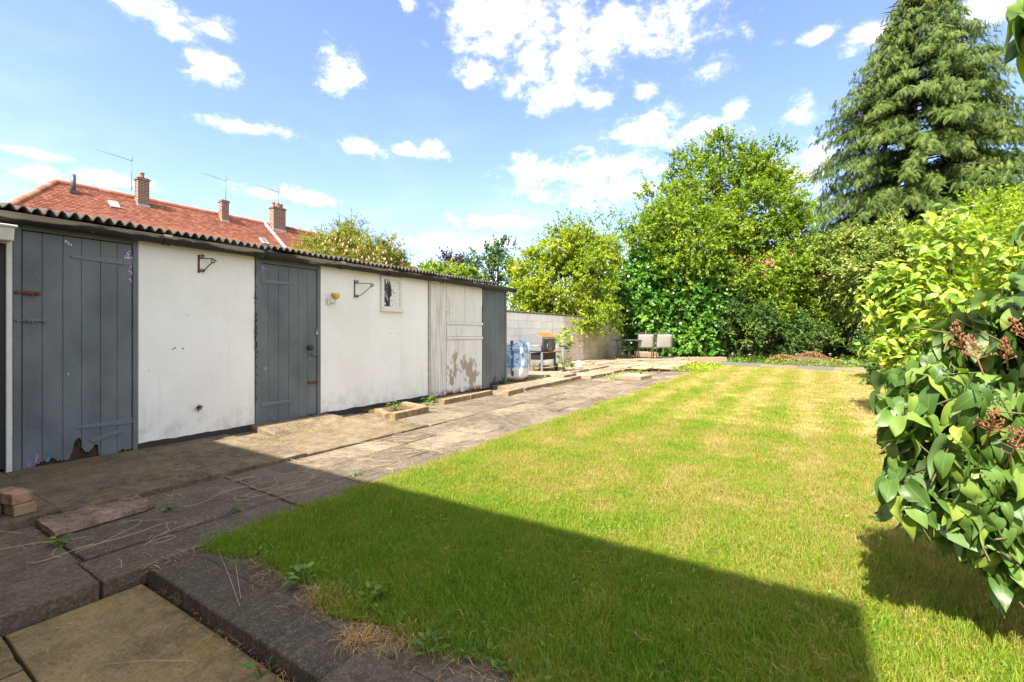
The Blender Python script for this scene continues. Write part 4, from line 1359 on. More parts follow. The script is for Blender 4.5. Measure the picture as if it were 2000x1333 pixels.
# ------------------------------------------------------------------ block wall
def mat_block():
    M = Mat('painted_concrete_block'); p = M.pos(); x, y, z = M.xyz()
    c = M.mix(M.step(y, 14.1, 14.25), (.84, .82, .79), (.62, .52, .44))
    c = M.mix(M.step(y, 15.7, 15.85), c, (.46, .39, .26))
    c = M.mix(M.step(y, 17.9, 18.0), c, (.40, .36, .29))  # tree shade painted into the last blocks as a darker grey
    c = M.mix(1.0, c, M.ramp(M.orand(), [(0, (.90, .90, .90)), (1, (1.04, 1.04, 1.03))]), 'MULTIPLY')
    st = M.step(M.noise(M.pos((2.5, 2.5, .6)), 1.4, 6, .65), .5, .75)
    c = M.mix(M.math('MULTIPLY', st, M.step(y, 12, 18, .3, .7)), c, (.20, .18, .13))
    c = M.mix(M.step(M.noise(p, 8, 6), .6, .75, 0, .4), c, (.42, .38, .33))
    return M.pbr(c, .9, M.bump(M.noise(p, 40, 5, .65), .5, .006), .2)


MT['block'] = mat_block()
bw = empty('block_wall', (-6.95, 14, 0), 'long concrete block wall painted white at its near end, behind the barbecue', 'wall')
m = MB(); m.box(-7.05, -6.905, 8.0, 19.4, -.1, 1.72); m.build('mortar_core', MT['block'], bw)
random.seed(19)
bh, blen = .222, .455
for r_ in range(8):
    y = 8.02 - (blen / 2 if r_ % 2 else 0)
    while y < 19.35:
        a, b_ = max(y, 8.02), min(y + blen, 19.38)
        if b_ - a > .05:
            xo = random.uniform(-.004, .004)
            m = MB(); m.box(-6.96, -6.89 + xo, a + .004, b_ - .004, -.06 + r_ * bh + .004, -.06 + (r_ + 1) * bh - .004)
            m.build('block', MT['block'], bw, .006)
        y += blen
for a, b_ in ((8.0, 11.9), (11.902, 15.6), (15.602, 19.4)):
    m = MB(); m.box(-7.07, -6.86, a, b_, 1.722, 1.765); m.build('coping', MT['apron'], bw, .008)
m = MB(); m.box(-7.1, -6.83, 19.41, 19.8, -.1, 1.74); m.build('pier', MT['block'], bw, .01)

# ------------------------------------------------------------------ garden furniture on the far patio
def make_chair(label):
    t = empty('garden_chair', (0, 0, 0), label, 'chair', 'two sling garden chairs on the far patio')
    hw, sd = .30, .46
    zs = .42
    for s in (-1, 1):
        m = MB(); m.tube([(s * hw, -.02, 0), (s * hw, .0, zs), (s * hw, -.10, .93), (s * (hw - .03), -.11, .965)], .014, 8); m.build('rear_leg', MT['chair_frame'], t)
        m = MB(); m.tube([(s * hw, sd, 0), (s * hw, sd - .02, .60), (s * hw, sd - .06, .635), (s * hw, -.04, .635)], .014, 8); m.build('arm', MT['chair_frame'], t)
    m = MB(); m.tube([(-hw + .03, -.11, .965), (-.15, -.12, .985), (.15, -.12, .985), (hw - .03, -.11, .965)], .014, 8); m.build('top_rail', MT['chair_frame'], t)
    for (yy_, zz_, rr_) in ((.0, .06, .010), (.0, zs, .012), (sd, zs, .012)):
        m = MB(); m.tube([(-hw, yy_, zz_), (hw, yy_, zz_)], rr_, 8); m.build('stretcher', MT['chair_frame'], t)
    vs = []
    for i in range(9):
        z = .40 + .53 * i / 8
        for k in range(7):
            x = -hw + .016 + (2 * hw - .032) * k / 6
            vs.append((x, .0 - .10 * max(0, (z - .42)) / .51 - .02 * math.sin(math.pi * k / 6) * math.sin(math.pi * i / 8), z))
    m = MB(); m.add(vs, [(i * 7 + k, i * 7 + k + 1, (i + 1) * 7 + k + 1, (i + 1) * 7 + k) for i in range(8) for k in range(6)], True); o = m.build('backrest', MT['sling'], t)
    so = o.modifiers.new('t', 'SOLIDIFY'); so.thickness = .006
    m = MB(); m.box(-hw + .016, hw - .016, .01, sd - .01, zs - .004, zs + .006); m.build('seat', MT['sling'], t, .002)
    return t


c1 = make_chair('taupe sling garden chair next to the table, left of its twin')
c1.location = pix(1261, 699.5, 17.9)[:2] + (.145,); c1.rotation_euler.z = R(26)
c2 = copy_tree(c1)
c2['label'] = 'taupe sling garden chair farther from the table, right of its twin'
c2.location = pix(1297, 700, 17.9)[:2] + (.145,); c2.rotation_euler.z = R(31)
tb = empty('garden_table', (0, 0, 0), 'low dark garden table beside the two sling chairs', 'table')
m = MB(); m.lathe((0, 0, .70), [(.0, 0), (.60, 0), (.61, .01), (.60, .022), (.0, .022)], 28); m.build('tabletop', MT['glassy'], tb)
m = MB(); m.lathe((0, 0, .688), [(.59, 0), (.625, .0), (.625, .03), (.612, .03), (.59, 0)], 28); m.build('rim', MT['chair_frame'], tb)
for k in range(4):
    a = .4 + k * math.pi / 2
    m = MB(); m.tube([(.46 * math.cos(a), .46 * math.sin(a), 0), (.36 * math.cos(a), .36 * math.sin(a), .35), (.46 * math.cos(a), .46 * math.sin(a), .70)], .016, 7); m.build('leg', MT['chair_frame'], tb)
m = MB(); m.lathe((0, 0, .34), [(.352, 0), (.365, 0), (.365, .014), (.352, .014), (.352, 0)], 24); m.build('brace_ring', MT['chair_frame'], tb)
tb.location = pix(1227, 690, 18.3)[:2] + (.155,)

sx, sy, _ = pix(1381, 711, 16.6)
sb = MB(); sb.box(-.66, .66, -.1, .1, 0, .24, Matrix.Translation((sx, sy, .03)) @ Matrix.Rotation(YAW - R(1), 4, 'Z'))
tag(sb.build('timber_sleeper', MT['wood'], None, .01, 2), 'pale brown timber sleeper lying at the far left corner of the lawn', 'timber')
for (u, v, d_, s, rz, lab) in ((1310, 716, 15.4, .22, .5, 'small flat stone in the weeds between chairs and lawn'), (1661, 726, 16.8, .22, .3, 'pale flat stone against the right end of the metal edging'), (1262, 689, 19.5, .45, .6, 'low buff kerb stone under the left garden chair')):
    x, y, _ = pix(u, v, d_)
    m = MB(); m.box(-s, s, -s * .5, s * .5, 0, .08 if s < .4 else .2, Matrix.Translation((x, y, .02 if s < .4 else .14)) @ Matrix.Rotation(rz, 4, 'Z') @ Matrix.Rotation(.05, 4, 'X'))
    tag(m.build('flat_stone', MT['far_slab'], None, .015, 2), lab, 'stone')

# corrugated lawn edging strip
ed = empty('lawn_edging', (-.3, 17, 0), 'low ridged strip of metal lawn edging along the far flower bed', 'edging')
MT['zinc'] = mat_metal('galvanised_strip', (.30, .31, .33), .35, .0, .5)
MT['oldstrip'] = mat_metal('weathered_strip', (.26, .235, .15), .6, .2, 0, (.3, .25, .14))
ep = [(-2.45, 17.75), (-1.2, 17.12), (-.2, 16.78), (.75, 16.72), (1.9, 17.05)]
mats = ['zinc', 'oldstrip', 'zinc', 'oldstrip']
for k in range(4):
    (ax, ay), (bx, by) = ep[k], ep[k + 1]
    L_ = math.hypot(bx - ax, by - ay); n = int(L_ / .02)
    vs = []
    for i in range(n + 1):
        t = i / n
        w_ = .016 * (1 if (i // 2) % 2 else -1)
        x, y = ax + (bx - ax) * t, ay + (by - ay) * t
        nx, ny = -(by - ay) / L_, (bx - ax) / L_
        vs += [(x + nx * w_, y + ny * w_, -.01), (x + nx * w_, y + ny * w_, .125 + .008 * math.sin(t * 9 + k))]
    m = MB(); m.add(vs, [(2 * i, 2 * i + 2, 2 * i + 3, 2 * i + 1) for i in range(n)])
    o = m.build('edging_strip', MT[mats[k]], ed); so = o.modifiers.new('t', 'SOLIDIFY'); so.thickness = .004
for (u, v, d_, w_) in ((1428, 712, 17.0, 'leftmost, near the timber sleeper'), (1462, 715, 16.6, 'second from the sleeper'), (1555, 720, 16.9, 'before the middle of the brown heap'), (1622, 722, 17.3, 'at the right end of the brown heap')):
    x, y, _ = pix(u, v, d_)
    y += .35
    lt = empty('solar_light', (x, y, 0), None, 'light', 'small solar stake lights behind the metal lawn edging')
    lt['label'] = 'small solar stake light behind the lawn edging, ' + w_
    m = MB(); m.tube([(x, y, 0), (x, y, .27)], .012, 6); m.build('stake', MT['iron'], lt)
    m = MB(); m.lathe((x, y, .27), [(.03, 0), (.045, .06), (.06, .065), (.05, .085), (.0, .095)], 10); m.build('lamp_head', MT['galv'], lt)

# ------------------------------------------------------------------ houses beyond the shed
RX, RZ, TAN = -26.0, 7.37, .80


def tile_field(name, parent, yfun0, yfun1, t0, t1, course=.125, wid=.168, x_r=RX, z_r=RZ, tan=TAN, sgn=1, seed=1):
    """lapped clay tiles on the slope that falls from the ridge (t metres out in plan)"""
    g = np.random.default_rng(seed)
    ca = 1 / math.sqrt(1 + tan * tan); sa = tan * ca
    V, Fq, A = [], [], []
    n = int((t1 - t0) / (course * ca))
    for i in range(n):
        ta = t0 + i * course * ca; tb = ta + course * ca * 1.25
        ya, yb = yfun0((ta + tb) / 2), yfun1((ta + tb) / 2)
        y = ya - (wid / 2 if i % 2 else 0)
        while y < yb:
            a, b = max(y, ya), min(y + wid, yb)
            if b - a > .02:
                l0, l1 = .0 + g.uniform(0, .004), .024 + g.uniform(-.004, .007)
                jb = g.uniform(-.008, .008)
                P = [(x_r + sgn * ta + sgn * sa * l0, a + .003, z_r - tan * ta + ca * l0), (x_r + sgn * ta + sgn * sa * l0, b - .003, z_r - tan * ta + ca * l0),
                     (x_r + sgn * (tb + jb) + sgn * sa * l1, b - .003, z_r - tan * (tb + jb) + ca * l1), (x_r + sgn * (tb + jb) + sgn * sa * l1, a + .003, z_r - tan * (tb + jb) + ca * l1)]
                Q = [(P[2][0] - sgn * sa * .02, P[2][1], P[2][2] - ca * .02), (P[3][0] - sgn * sa * .02, P[3][1], P[3][2] - ca * .02)]
                k = len(V); V += P + Q
                Fq += [(k, k + 1, k + 2, k + 3), (k + 3, k + 2, k + 4, k + 5)]
                A += [g.uniform()] * 6
            y += wid
    o = np_mesh(name, np.array(V), np.array(Fq), MT['tile'], parent, {'rnd': A})
    o['kind'] = 'stuff'
    return o


def ridge_tiles(parent, p0, p1, r=.13):
    p0, p1 = Vector(p0), Vector(p1)
    L_ = (p1 - p0).length; n = max(2, int(L_ / .42))
    V, A, Fq = [], [], []
    ax = (p1 - p0).normalized(); side = ax.cross(Vector((0, 0, 1))).normalized(); up = side.cross(ax)
    for i in range(n):
        q = random.random(); k = len(V)
        for t, rr in ((i / n, r), ((i + 1) / n + .02 / L_, r * 1.07)):
            c = p0 + (p1 - p0) * t
            for a in np.linspace(-.25, math.pi + .25, 7):
                V.append(tuple(c + side * (rr * math.cos(a)) + up * (rr * math.sin(a) - .03))); A.append(q)
        Fq += [(k + j, k + j + 1, k + j + 8, k + j + 7) for j in range(6)]
    o = np_mesh('ridge_tiles', np.array(V), np.array(Fq), MT['tile'], parent, {'rnd': A}, True)
    o['kind'] = 'stuff'
    return o


def chimney(parent, y, x, w, ztop, zbot, pots, depth=None):
    dpt = depth or w
    m = MB(); m.box(x - dpt / 2, x + dpt / 2, y - w / 2, y + w / 2, zbot, ztop - .12)
    o = m.build('chimney', MT['chim'], parent, .01)
    m = MB(); m.box(x - dpt / 2 - .035, x + dpt / 2 + .035, y - w / 2 - .035, y + w / 2 + .035, ztop - .119, ztop - .04)
    m.box(x - dpt / 2 + .01, x + dpt / 2 - .01, y - w / 2 + .01, y + w / 2 - .01, ztop - .039, ztop); m.build('corbel', MT['chim'], o)
    m = MB(); m.box(x - dpt / 2 - .01, x + dpt / 2 + .02, y - w / 2 - .02, y + w / 2 + .02, zbot - .2, RZ - TAN * max(0, x + dpt / 2 - RX) + .10); m.build('flashing', MT['lead'], o)
    for (py, px_) in pots:
        m = MB(); m.lathe((px_, py, ztop), [(.0, 0), (.10, 0), (.085, .05), (.08, .20), (.095, .21), (.095, .25), (.06, .25), (.06, .1)], 12); m.build('chimney_pot', MT['pot'], o)
    return o


def roof_light(parent, y, t, mat):
    ca = 1 / math.sqrt(1 + TAN * TAN); sa = TAN * ca
    m = MB()
    M_ = Matrix.Translation((RX + t + sa * .05, y, RZ - TAN * t + ca * .05)) @ Matrix.Rotation(math.atan(TAN), 4, 'Y')
    m.box(-.24, .24, -.17, .17, -.02, .035, M_); o = m.build('roof_light', MT['lead'], parent, .01)
    m = MB(); m.box(-.18, .18, -.12, .12, .036, .045, M_); m.build('pane', mat, o)
    return o


random.seed(41)
ha = empty('terraced_house', (RX, 10.3, 0), 'nearer terraced house with hipped red clay roof and two brick chimneys behind the shed', 'house', 'red roofed terrace behind the shed')
tile_field('tile_field', ha, lambda t: 5.97 - .8 * t, lambda t: 14.55, .05, 3.6, seed=2)
m = MB(); m.prism([(-22.6, 4.72), (-26, RZ - .04), (-29.4, 4.72)], 6.0, 14.6, 'y'); m.build('rear_slope', MT['tile'], ha)
m = MB(); m.add([(RX, 6.0, RZ - .03), (RX + 3.55, 6.0 - .8 * 3.55, RZ - TAN * 3.55), (RX - 3.55, 6.0 - .8 * 3.55, RZ - TAN * 3.55), (RX, 6.01, RZ - TAN * 3.55)], [(0, 1, 2), (0, 1, 3), (0, 3, 2), (1, 2, 3)]); m.build('hip_end', MT['tile'], ha)
ridge_tiles(ha, (RX, 5.97, RZ), (RX, 14.5, RZ)); ridge_tiles(ha, (RX, 5.97, RZ), (RX + 3.6, 5.97 - 2.88, RZ - TAN * 3.6))
m = MB(); m.box(-29.0, -22.9, 3.6, 14.59, -.3, 4.7); m.build('wall', MT['wallbrick'], ha)
chimney(ha, 8.72, -25.55, .44, 8.20, 6.7, [(8.72, -25.55)], .36)
chimney(ha, 12.25, -25.6, .36, 8.05, 6.7, [], .36)
roof_light(ha, 7.55, .95, MT['lead']); roof_light(ha, 13.6, 1.75, MT['glassy'])
m = MB(); m.tube([(RX + .55, 6.35, RZ - .5), (RX + .55, 6.35, RZ + .30)], .085, 10); m.box(RX + .42, RX + .72, 6.2, 6.5, RZ - .50, RZ - .38, None); m.build('vent_pipe', MT['bbq_dark'], ha)
hb = empty('terraced_house', (RX, 19, 0), 'farther terraced house of the red roofed row, with the broad party wall chimney', 'house', 'red roofed terrace behind the shed')
tile_field('tile_field', hb, lambda t: 14.72, lambda t: 23.0 + .8 * t, .05, 3.6, seed=3)
m = MB(); m.prism([(-22.6, 4.72), (-26, RZ - .04), (-29.4, 4.72)], 14.605, 23.0, 'y'); m.build('rear_slope', MT['tile'], hb)
ridge_tiles(hb, (RX, 14.75, RZ), (RX, 23, RZ)); ridge_tiles(hb, (RX, 23, RZ), (RX + 3.6, 23 + 2.88, RZ - TAN * 3.6))
m = MB(); m.box(-29.0, -22.9, 14.61, 25.2, -.3, 4.7); m.build('wall', MT['wallbrick'], hb)
chimney(hb, 15.25, -25.75, .74, 8.38, 6.6, [(15.02, -25.75), (15.25, -25.7), (15.48, -25.75)], .44)
chimney(hb, 20.6, -25.9, .8, 8.05, 6.6, [(20.4, -25.9), (20.8, -25.9)], .6)
roof_light(hb, 18.0, 1.5, MT['glassy'])
ca = 1 / math.sqrt(1 + TAN * TAN)
m = MB(); m.prism([(RX, RZ - .04), (RX + 3.6, RZ - TAN * 3.6 - .04), (RX + 3.6, RZ - TAN * 3.6 + .09), (RX, RZ + .09)], 14.56, 14.71, 'y'); m.build('flashing_strip', MT['lead'], hb)


def aerial(y, x, z0, z1, label, boom=1.0, dirn=-1, n=7):
    o = empty('tv_aerial', (x, y, z0), label, 'aerial', 'television aerials on the red roofed terrace')
    m = MB(); m.tube([(x, y, z0), (x, y, z1)], .015, 6); m.build('mast', MT['aerial'], o)
    m = MB(); m.tube([(x, y, z1 - .05), (x + .25 * dirn * .2, y + dirn * boom, z1 + .06)], .011, 6)
    for k in range(n):
        t = k / (n - 1)
        c = Vector((x + .05 * dirn * t, y + dirn * boom * t, z1 - .05 + .11 * t)); h = .18 - .07 * t
        m.tube([c + Vector((-h, 0, h * .25)), c + Vector((h, 0, -h * .25))], .010, 5)
    m.tube([(x - .1, y - dirn * .02, z1 + .16), (x, y, z1 - .1), (x + .1, y - dirn * .02, z1 + .16)], .012, 5)
    m.build('antenna', MT['aerial'], o)
    return o


aerial(8.35, -25.6, 7.55, 8.95, 'tall television aerial on the leftmost chimney of the terrace', 1.15)
aerial(12.35, -25.6, 8.0, 9.15, 'television aerial on the slim chimney without pots', 1.1, -1, 6)
aerial(15.3, -25.75, 8.3, 9.35, 'television aerial above the broad party wall chimney', 1.3)
aerial(20.3, -25.9, 8.0, 8.9, 'small television aerial half hidden by the flowering shrub', .9, -1, 5)

# house glimpsed through the trees
hc = empty('far_house', (-8, 46, 0), 'red roofed house glimpsed through gaps in the big apple tree', 'house')
def flat_tiles(name, parent, x0, x1, y_r, z_r, t1, seed):
    g = np.random.default_rng(seed); V, Fq, A = [], [], []
    c, w_ = .30, .30
    for i in range(int(t1 / .24)):
        x = x0 - (w_ / 2 if i % 2 else 0)
        while x < x1:
            a, b = max(x, x0), min(x + w_, x1)
            ta, tb = i * .24, i * .24 + .3
            k = len(V)
            V += [(a, y_r - ta, z_r - .8 * ta), (b - .005, y_r - ta, z_r - .8 * ta), (b - .005, y_r - tb, z_r - .8 * tb + .05), (a, y_r - tb, z_r - .8 * tb + .05)]
            Fq.append((k, k + 3, k + 2, k + 1)); A += [g.uniform()] * 4; x += w_
    o = np_mesh(name, np.array(V), np.array(Fq), MT['tile'], parent, {'rnd': A}); o['kind'] = 'stuff'; return o
flat_tiles('tile_field', hc, -9, 3, 46, 8.6, 4.4, 9)
m = MB(); m.box(-8.6, 2.6, 42.1, 49, -.3, 5.1); m.build('wall', MT['wallbrick'], hc)
m = MB(); m.prism([(46, 8.5), (50.3, 5.1), (41.8, 5.1)], -8.9, 2.9, 'x'); m.build('roof_core', MT['tile'], hc)

# the photographer's house: it stands behind the camera and its shadow lies on the near lawn
oh = empty('house', (-6, -5.5, 0), 'brick house whose eave throws the straight shadow over the near lawn', 'house')
EH = 4.95
EY = 2.40 - EH / math.tan(R(SUN_EL))
m = MB(); m.box(-13, -.10, EY - 8.0, EY - .38, -.3, EH - .1); m.build('wall', MT['wallbrick'], oh)
yr = EY - 4.0
m = MB(); m.prism([(EY, EH), (yr, EH + 3.3), (EY - 8.4, EH), (EY - 8.4, EH - .12), (EY, EH - .12)], -13.3, .20, 'x'); m.build('roof', MT['tile'], oh)
for xw, zw in ((-4.2, 3.0), (-1.9, 3.0), (-8.5, 3.0), (-5.2, .9)):
    m = MB(); m.box(xw - .6, xw + .6, EY - .379, EY - .33, zw - .6, zw + .6); f_ = m.build('window', MT['trim'], oh, .01)
    m = MB(); m.box(xw - .52, xw + .52, EY - .329, EY - .322, zw - .52, zw + .52); m.build('pane', MT['glassy'], f_)
m = MB(); m.box(-3.1, -2.2, EY - .379, EY - .33, -.1, 1.95); m.build('door', MT['trim'], oh, .01)

# ------------------------------------------------------------------ vegetation
def unit(a): return a / np.maximum(np.linalg.norm(a, axis=-1, keepdims=True), 1e-9)


T_LEAF = (np.array([(0, 0, 0), (.27, .42, .07), (0, 1, -.06), (-.27, .42, .07)]), np.array([(0, 1, 2), (0, 2, 3)]))
T_OVAL = (np.array([(0, 0, 0), (.25, .28, .06), (.23, .66, .05), (0, 1, -.10), (-.23, .66, .05), (-.25, .28, .06), (0, .5, 0)]),
          np.array([(0, 1, 6), (1, 2, 6), (2, 3, 6), (3, 4, 6), (4, 5, 6), (5, 0, 6)]))
T_HEART = (np.array([(0, 0, 0), (.40, -.02, .04), (.48, .32, .05), (0, 1, -.12), (-.48, .32, .05), (-.40, -.02, .04)]), np.array([(0, 1, 2), (0, 2, 3), (0, 3, 4), (0, 4, 5)]))
T_THIN = (np.array([(0, 0, 0), (.13, .4, .04), (0, 1, -.1), (-.13, .4, .04)]), np.array([(0, 1, 2), (0, 2, 3)]))


def spray_tmpl():
    V, F = [], []
    n = 7
    for i in range(n):
        t = i / n; y = t; z = -.30 * t * t
        L_ = .36 * (1 - .55 * t) * (0.55 + .45 * min(1, t * 5))
        for s in (-1, 1):
            k = len(V)
            V += [(0, y, z), (0, y + .13, z - .02), (s * L_, y + .20 + .10 * t, z - .10 - .05 * t)]
            F.append((k, k + 1, k + 2) if s > 0 else (k, k + 2, k + 1))
    k = len(V)
    V += [(-.02, .0, 0), (.02, .0, 0), (0, 1.12, -.38)]
    F.append((k, k + 1, k + 2))
    return np.array(V), np.array(F)


T_SPRAY = spray_tmpl()


def place(tmpl, P, D, N, S):
    tv, tf = tmpl
    Y = unit(D); X = unit(np.cross(Y, N)); Z = np.cross(X, Y)
    S = S[:, None, None]
    V = P[:, None, :] + S * (tv[None, :, 0:1] * X[:, None, :] + tv[None, :, 1:2] * Y[:, None, :] + tv[None, :, 2:3] * Z[:, None, :])
    n, k = len(P), len(tv)
    F = (tf[None] + (np.arange(n) * k)[:, None, None]).reshape(-1, 3)
    return V.reshape(-1, 3), F


def leaf_mesh(name, tmpl, L_, mat, parent):
    P, D, N, S, A = L_
    V, F = place(tmpl, P, D, N, S)
    return np_mesh(name, V, F, mat, parent, {'rnd': np.repeat(A, len(tmpl[0]))})


CAMV = np.array([0, 0, CAM_H])


def crown(blobs, n_shoots, per, leaf, slen, seed, droop=.25, sub=16, rad=(.24, .42), up=.35, zmin=.1, cull=.3, spread=1.0, tips=0):
    g = np.random.default_rng(seed)
    C, Rr, Od = [], [], []
    for (c, r) in blobs:
        c = np.array(c, float); r = np.array(r if hasattr(r, '__len__') else (r, r, r), float)
        ns = max(5, int(sub * np.mean(r) ** .6))
        d = unit(g.normal(size=(ns, 3)))
        cc = c + d * r * g.uniform(.45, .92, (ns, 1))
        C.append(cc); Rr.append(np.mean(r) * g.uniform(rad[0], rad[1], ns)); Od.append(d)
    C = np.concatenate(C); Rr = np.concatenate(Rr); Od = np.concatenate(Od)
    tone = g.uniform(size=len(C)); w = Rr ** 2; i = g.choice(len(C), n_shoots, p=w / w.sum())
    d = unit(g.normal(size=(n_shoots, 3)) + .75 * Od[i] + np.array([0, 0, .15]))
    base = C[i] + d * (Rr[i] * g.uniform(.30, 1.0, n_shoots) ** .6)[:, None]
    O = unit(d + .45 * g.normal(size=(n_shoots, 3)) + np.array([0, 0, up]))
    if tips:
        j = g.choice(n_shoots, tips)
    view = unit(CAMV - base)
    keep = (base[:, 2] > zmin) & ((np.sum(d * view, 1) > -.25) | (g.uniform(size=n_shoots) < cull))
    base, O, tn = base[keep], O[keep], tone[i][keep]; n = len(base)
    L_ = slen * g.uniform(.5, 1.3, n)
    t = (np.arange(per) + .5) / per
    t = np.clip(t[None] + g.uniform(-.5 / per, .5 / per, (n, per)), 0, 1)
    P = base[:, None] + O[:, None] * (t * L_[:, None])[..., None]
    P[..., 2] -= droop * .6 * (t * L_[:, None]) ** 2 / max(slen, .01)
    D = O[:, None] * .45 + spread * .8 * g.normal(size=(n, per, 3)) + np.array([0, 0, -droop])
    N = np.array([0, 0, 1.0]) + .55 * g.normal(size=(n, per, 3)) + .35 * O[:, None]
    S = leaf * g.uniform(.65, 1.25, (n, per)) * (1 - .25 * t)
    A = np.clip(.34 * tn[:, None] + .28 * g.uniform(size=(n, 1)) + .26 * g.uniform(size=(n, per)) + .24 * t ** 2, 0, 1)
    return (P.reshape(-1, 3), D.reshape(-1, 3), N.reshape(-1, 3), S.ravel(), A.ravel()), C


def plant(name, label, cat, blobs, base, mat, tmpl=T_LEAF, n=1500, per=20, leaf=.09, slen=.45, seed=1, trunk_r=.1, bark='bark', limbs=9, group=None, part='crown', extra=None, **kw):
    o = empty(name, base, label, cat, group)
    L_, C = crown(blobs, n, per, leaf, slen, seed, **kw)
    if extra is not None:
        g = np.random.default_rng(seed + 500)
        P_, D_, N_, S_, A_ = [list(x) for x in L_]
        for (p, q) in extra:                                     # single shoots standing out of the crown
            p = np.array(p); q = np.array(q); k = 16
            for i in range(k):
                t = i / k
                P_.append(p + (q - p) * t + g.normal(size=3) * .02); D_.append((q - p) * .5 / np.linalg.norm(q - p) + g.normal(size=3) * .8)
                N_.append(np.array([0, 0, 1.]) + g.normal(size=3) * .5); S_.append(leaf * g.uniform(.7, 1.1)); A_.append(g.uniform(.2, .8))
        L_ = tuple(np.array(x) for x in (P_, D_, N_, S_, A_))
    leaf_mesh(part, tmpl, L_, LEAF[mat], o)
    g = random.Random(seed)
    c0 = np.mean([np.array(b[0]) for b in blobs], 0)
    m = MB()
    b = Vector(base); top = Vector(tuple(c0))
    fork = b + (top - b) * .55
    m.tube([b - Vector((0, 0, .1)), b + (fork - b) * .4 + Vector((g.uniform(-.1, .1), g.uniform(-.1, .1), 0)), fork], [trunk_r * 1.25, trunk_r, trunk_r * .8], 9)
    for i in g.sample(range(len(C)), min(limbs, len(C))):
        e = Vector(tuple(C[i])); mid = fork + (e - fork) * .5 + Vector((0, 0, .12 * (e - fork).length))
        m.tube([fork, mid, e, e + (e - fork) * .15], [trunk_r * .6, trunk_r * .38, trunk_r * .18, trunk_r * .06], 6)
    if extra is not None:
        for (p, q) in extra: m.tube([Vector(p) - (Vector(q) - Vector(p)) * .3, q], [.018, .005], 5)
    m.build('trunk', MT[bark], o)
    return o


def B(u, v, d, ru, rv=None, depth=None):
    """blob from its photo outline: centre pixel, distance, pixel radii"""
    rx = ru * d / 900; rz = (rv or ru) * d / 900
    return (pix(u, v, d), (rx, depth or rx, rz))


def gp(u, d, z=0.0):
    x, y, _ = pix(u, 650, d); return (x, y, z)


# big apple tree at the end of the garden
plant('apple_tree', 'big spreading apple tree, tallest broadleaf crown at the end of the garden', 'tree',
      [B(1400, 430, 22, 130, 130, 2.4), B(1330, 480, 21, 110, 110, 2.2), B(1470, 420, 22, 85, 105, 2.2), B(1290, 420, 22.5, 60, 60, 1.4), B(1500, 520, 21, 80, 100, 2), B(1240, 490, 21.5, 55, 70, 1.5),
       B(1400, 330, 22.5, 80, 50, 1.5), B(1480, 335, 22.5, 50, 55, 1.3), B(1420, 560, 20.5, 100, 60, 1.6), B(1545, 440, 22.5, 32, 50, 1)],
      gp(1400, 22.5), 'apple', T_LEAF, n=6300, per=22, leaf=.165, slen=.66, seed=3, trunk_r=.24, limbs=20, droop=.3, sub=15, rad=(.20, .42), up=.5,
      extra=[(pix(u, v + 40, 22.3), pix(u + du, v, 22.3)) for (u, v, du) in ((1350, 268, 6), (1380, 276, 4), (1427, 248, 8), (1455, 252, 14), (1468, 262, 4), (1500, 252, 6), (1505, 265, 2), (1330, 285, -8), (1265, 330, -14), (1250, 385, -12), (1530, 300, 10), (1415, 268, 3), (1310, 290, 4), (1232, 432, -14))])
# low branches and shrub mass under it
plant('privet_shrub', 'mid green shrub with pale leaf tips right of the bindweed thicket', 'shrub',
      [B(1540, 590, 20, 60, 75, 1.3), B(1480, 600, 19.6, 60, 60, 1.2), B(1590, 620, 20, 45, 50, 1), B(1560, 520, 20.5, 55, 50, 1.2)],
      gp(1540, 20.2), 'apple', T_OVAL, n=1900, per=20, leaf=.13, slen=.5, seed=5, trunk_r=.08, droop=.2, sub=22, rad=(.2, .4))
plant('dark_shrub', 'dark green shrub mass behind the low timber sleeper', 'shrub',
      [B(1440, 640, 19.3, 70, 62, 1.0), B(1510, 655, 19.2, 70, 45, 1.0), B(1575, 665, 19.4, 45, 32, .8), B(1410, 575, 20.3, 70, 60, 1)],
      gp(1470, 19.6), 'apple_dark', T_LEAF, n=2400, per=20, leaf=.11, slen=.4, seed=6, trunk_r=.08, droop=.15, sub=26, rad=(.18, .34), zmin=.05)
bwd = plant('bindweed_thicket', 'bright green thicket smothered in white flowered bindweed behind the chairs', 'climber',
      [B(1270, 590, 20.3, 62, 105, .9), B(1330, 610, 19.8, 70, 85, .9), B(1235, 620, 20.6, 34, 70, .7), B(1390, 590, 20, 50, 80, .8), B(1340, 670, 19.3, 85, 32, .7), B(1230, 540, 20.8, 40, 55, .8), B(1280, 510, 21, 50, 50, .8), B(1215, 590, 20.4, 26, 60, .6)],
      gp(1310, 20.4), 'bindweed', T_HEART, n=3400, per=16, leaf=.14, slen=.4, seed=8, trunk_r=.05, droop=.5, sub=30, rad=(.16, .32), up=.1, zmin=.12)
g = np.random.default_rng(12)
MT['petal'] = simple('white_petal', (.8, .8, .78), .6, .05, 5, .05)
for k in range(26):
    u, v = g.uniform(1225, 1440), g.uniform(520, 680)
    c = pix(u, v, 19.15 + g.uniform(-.15, .2) + (1330 - u) * .002)
    m = MB(); M_ = Matrix.Translation(c) @ Euler((R(90) + g.normal(0, .4), 0, YAW + g.normal(0, .5))).to_matrix().to_4x4()
    n = 9; vs = [M_ @ Vector((0, 0, -.05))] + [M_ @ Vector((.045 * math.cos(6.283 * i / n), .045 * math.sin(6.283 * i / n), .01 * (i % 2))) for i in range(n)]
    m.add(vs, [(0, i + 1, (i + 1) % n + 1) for i in range(n)], True)
    m.build('flower', MT['petal'], bwd, fix=False)
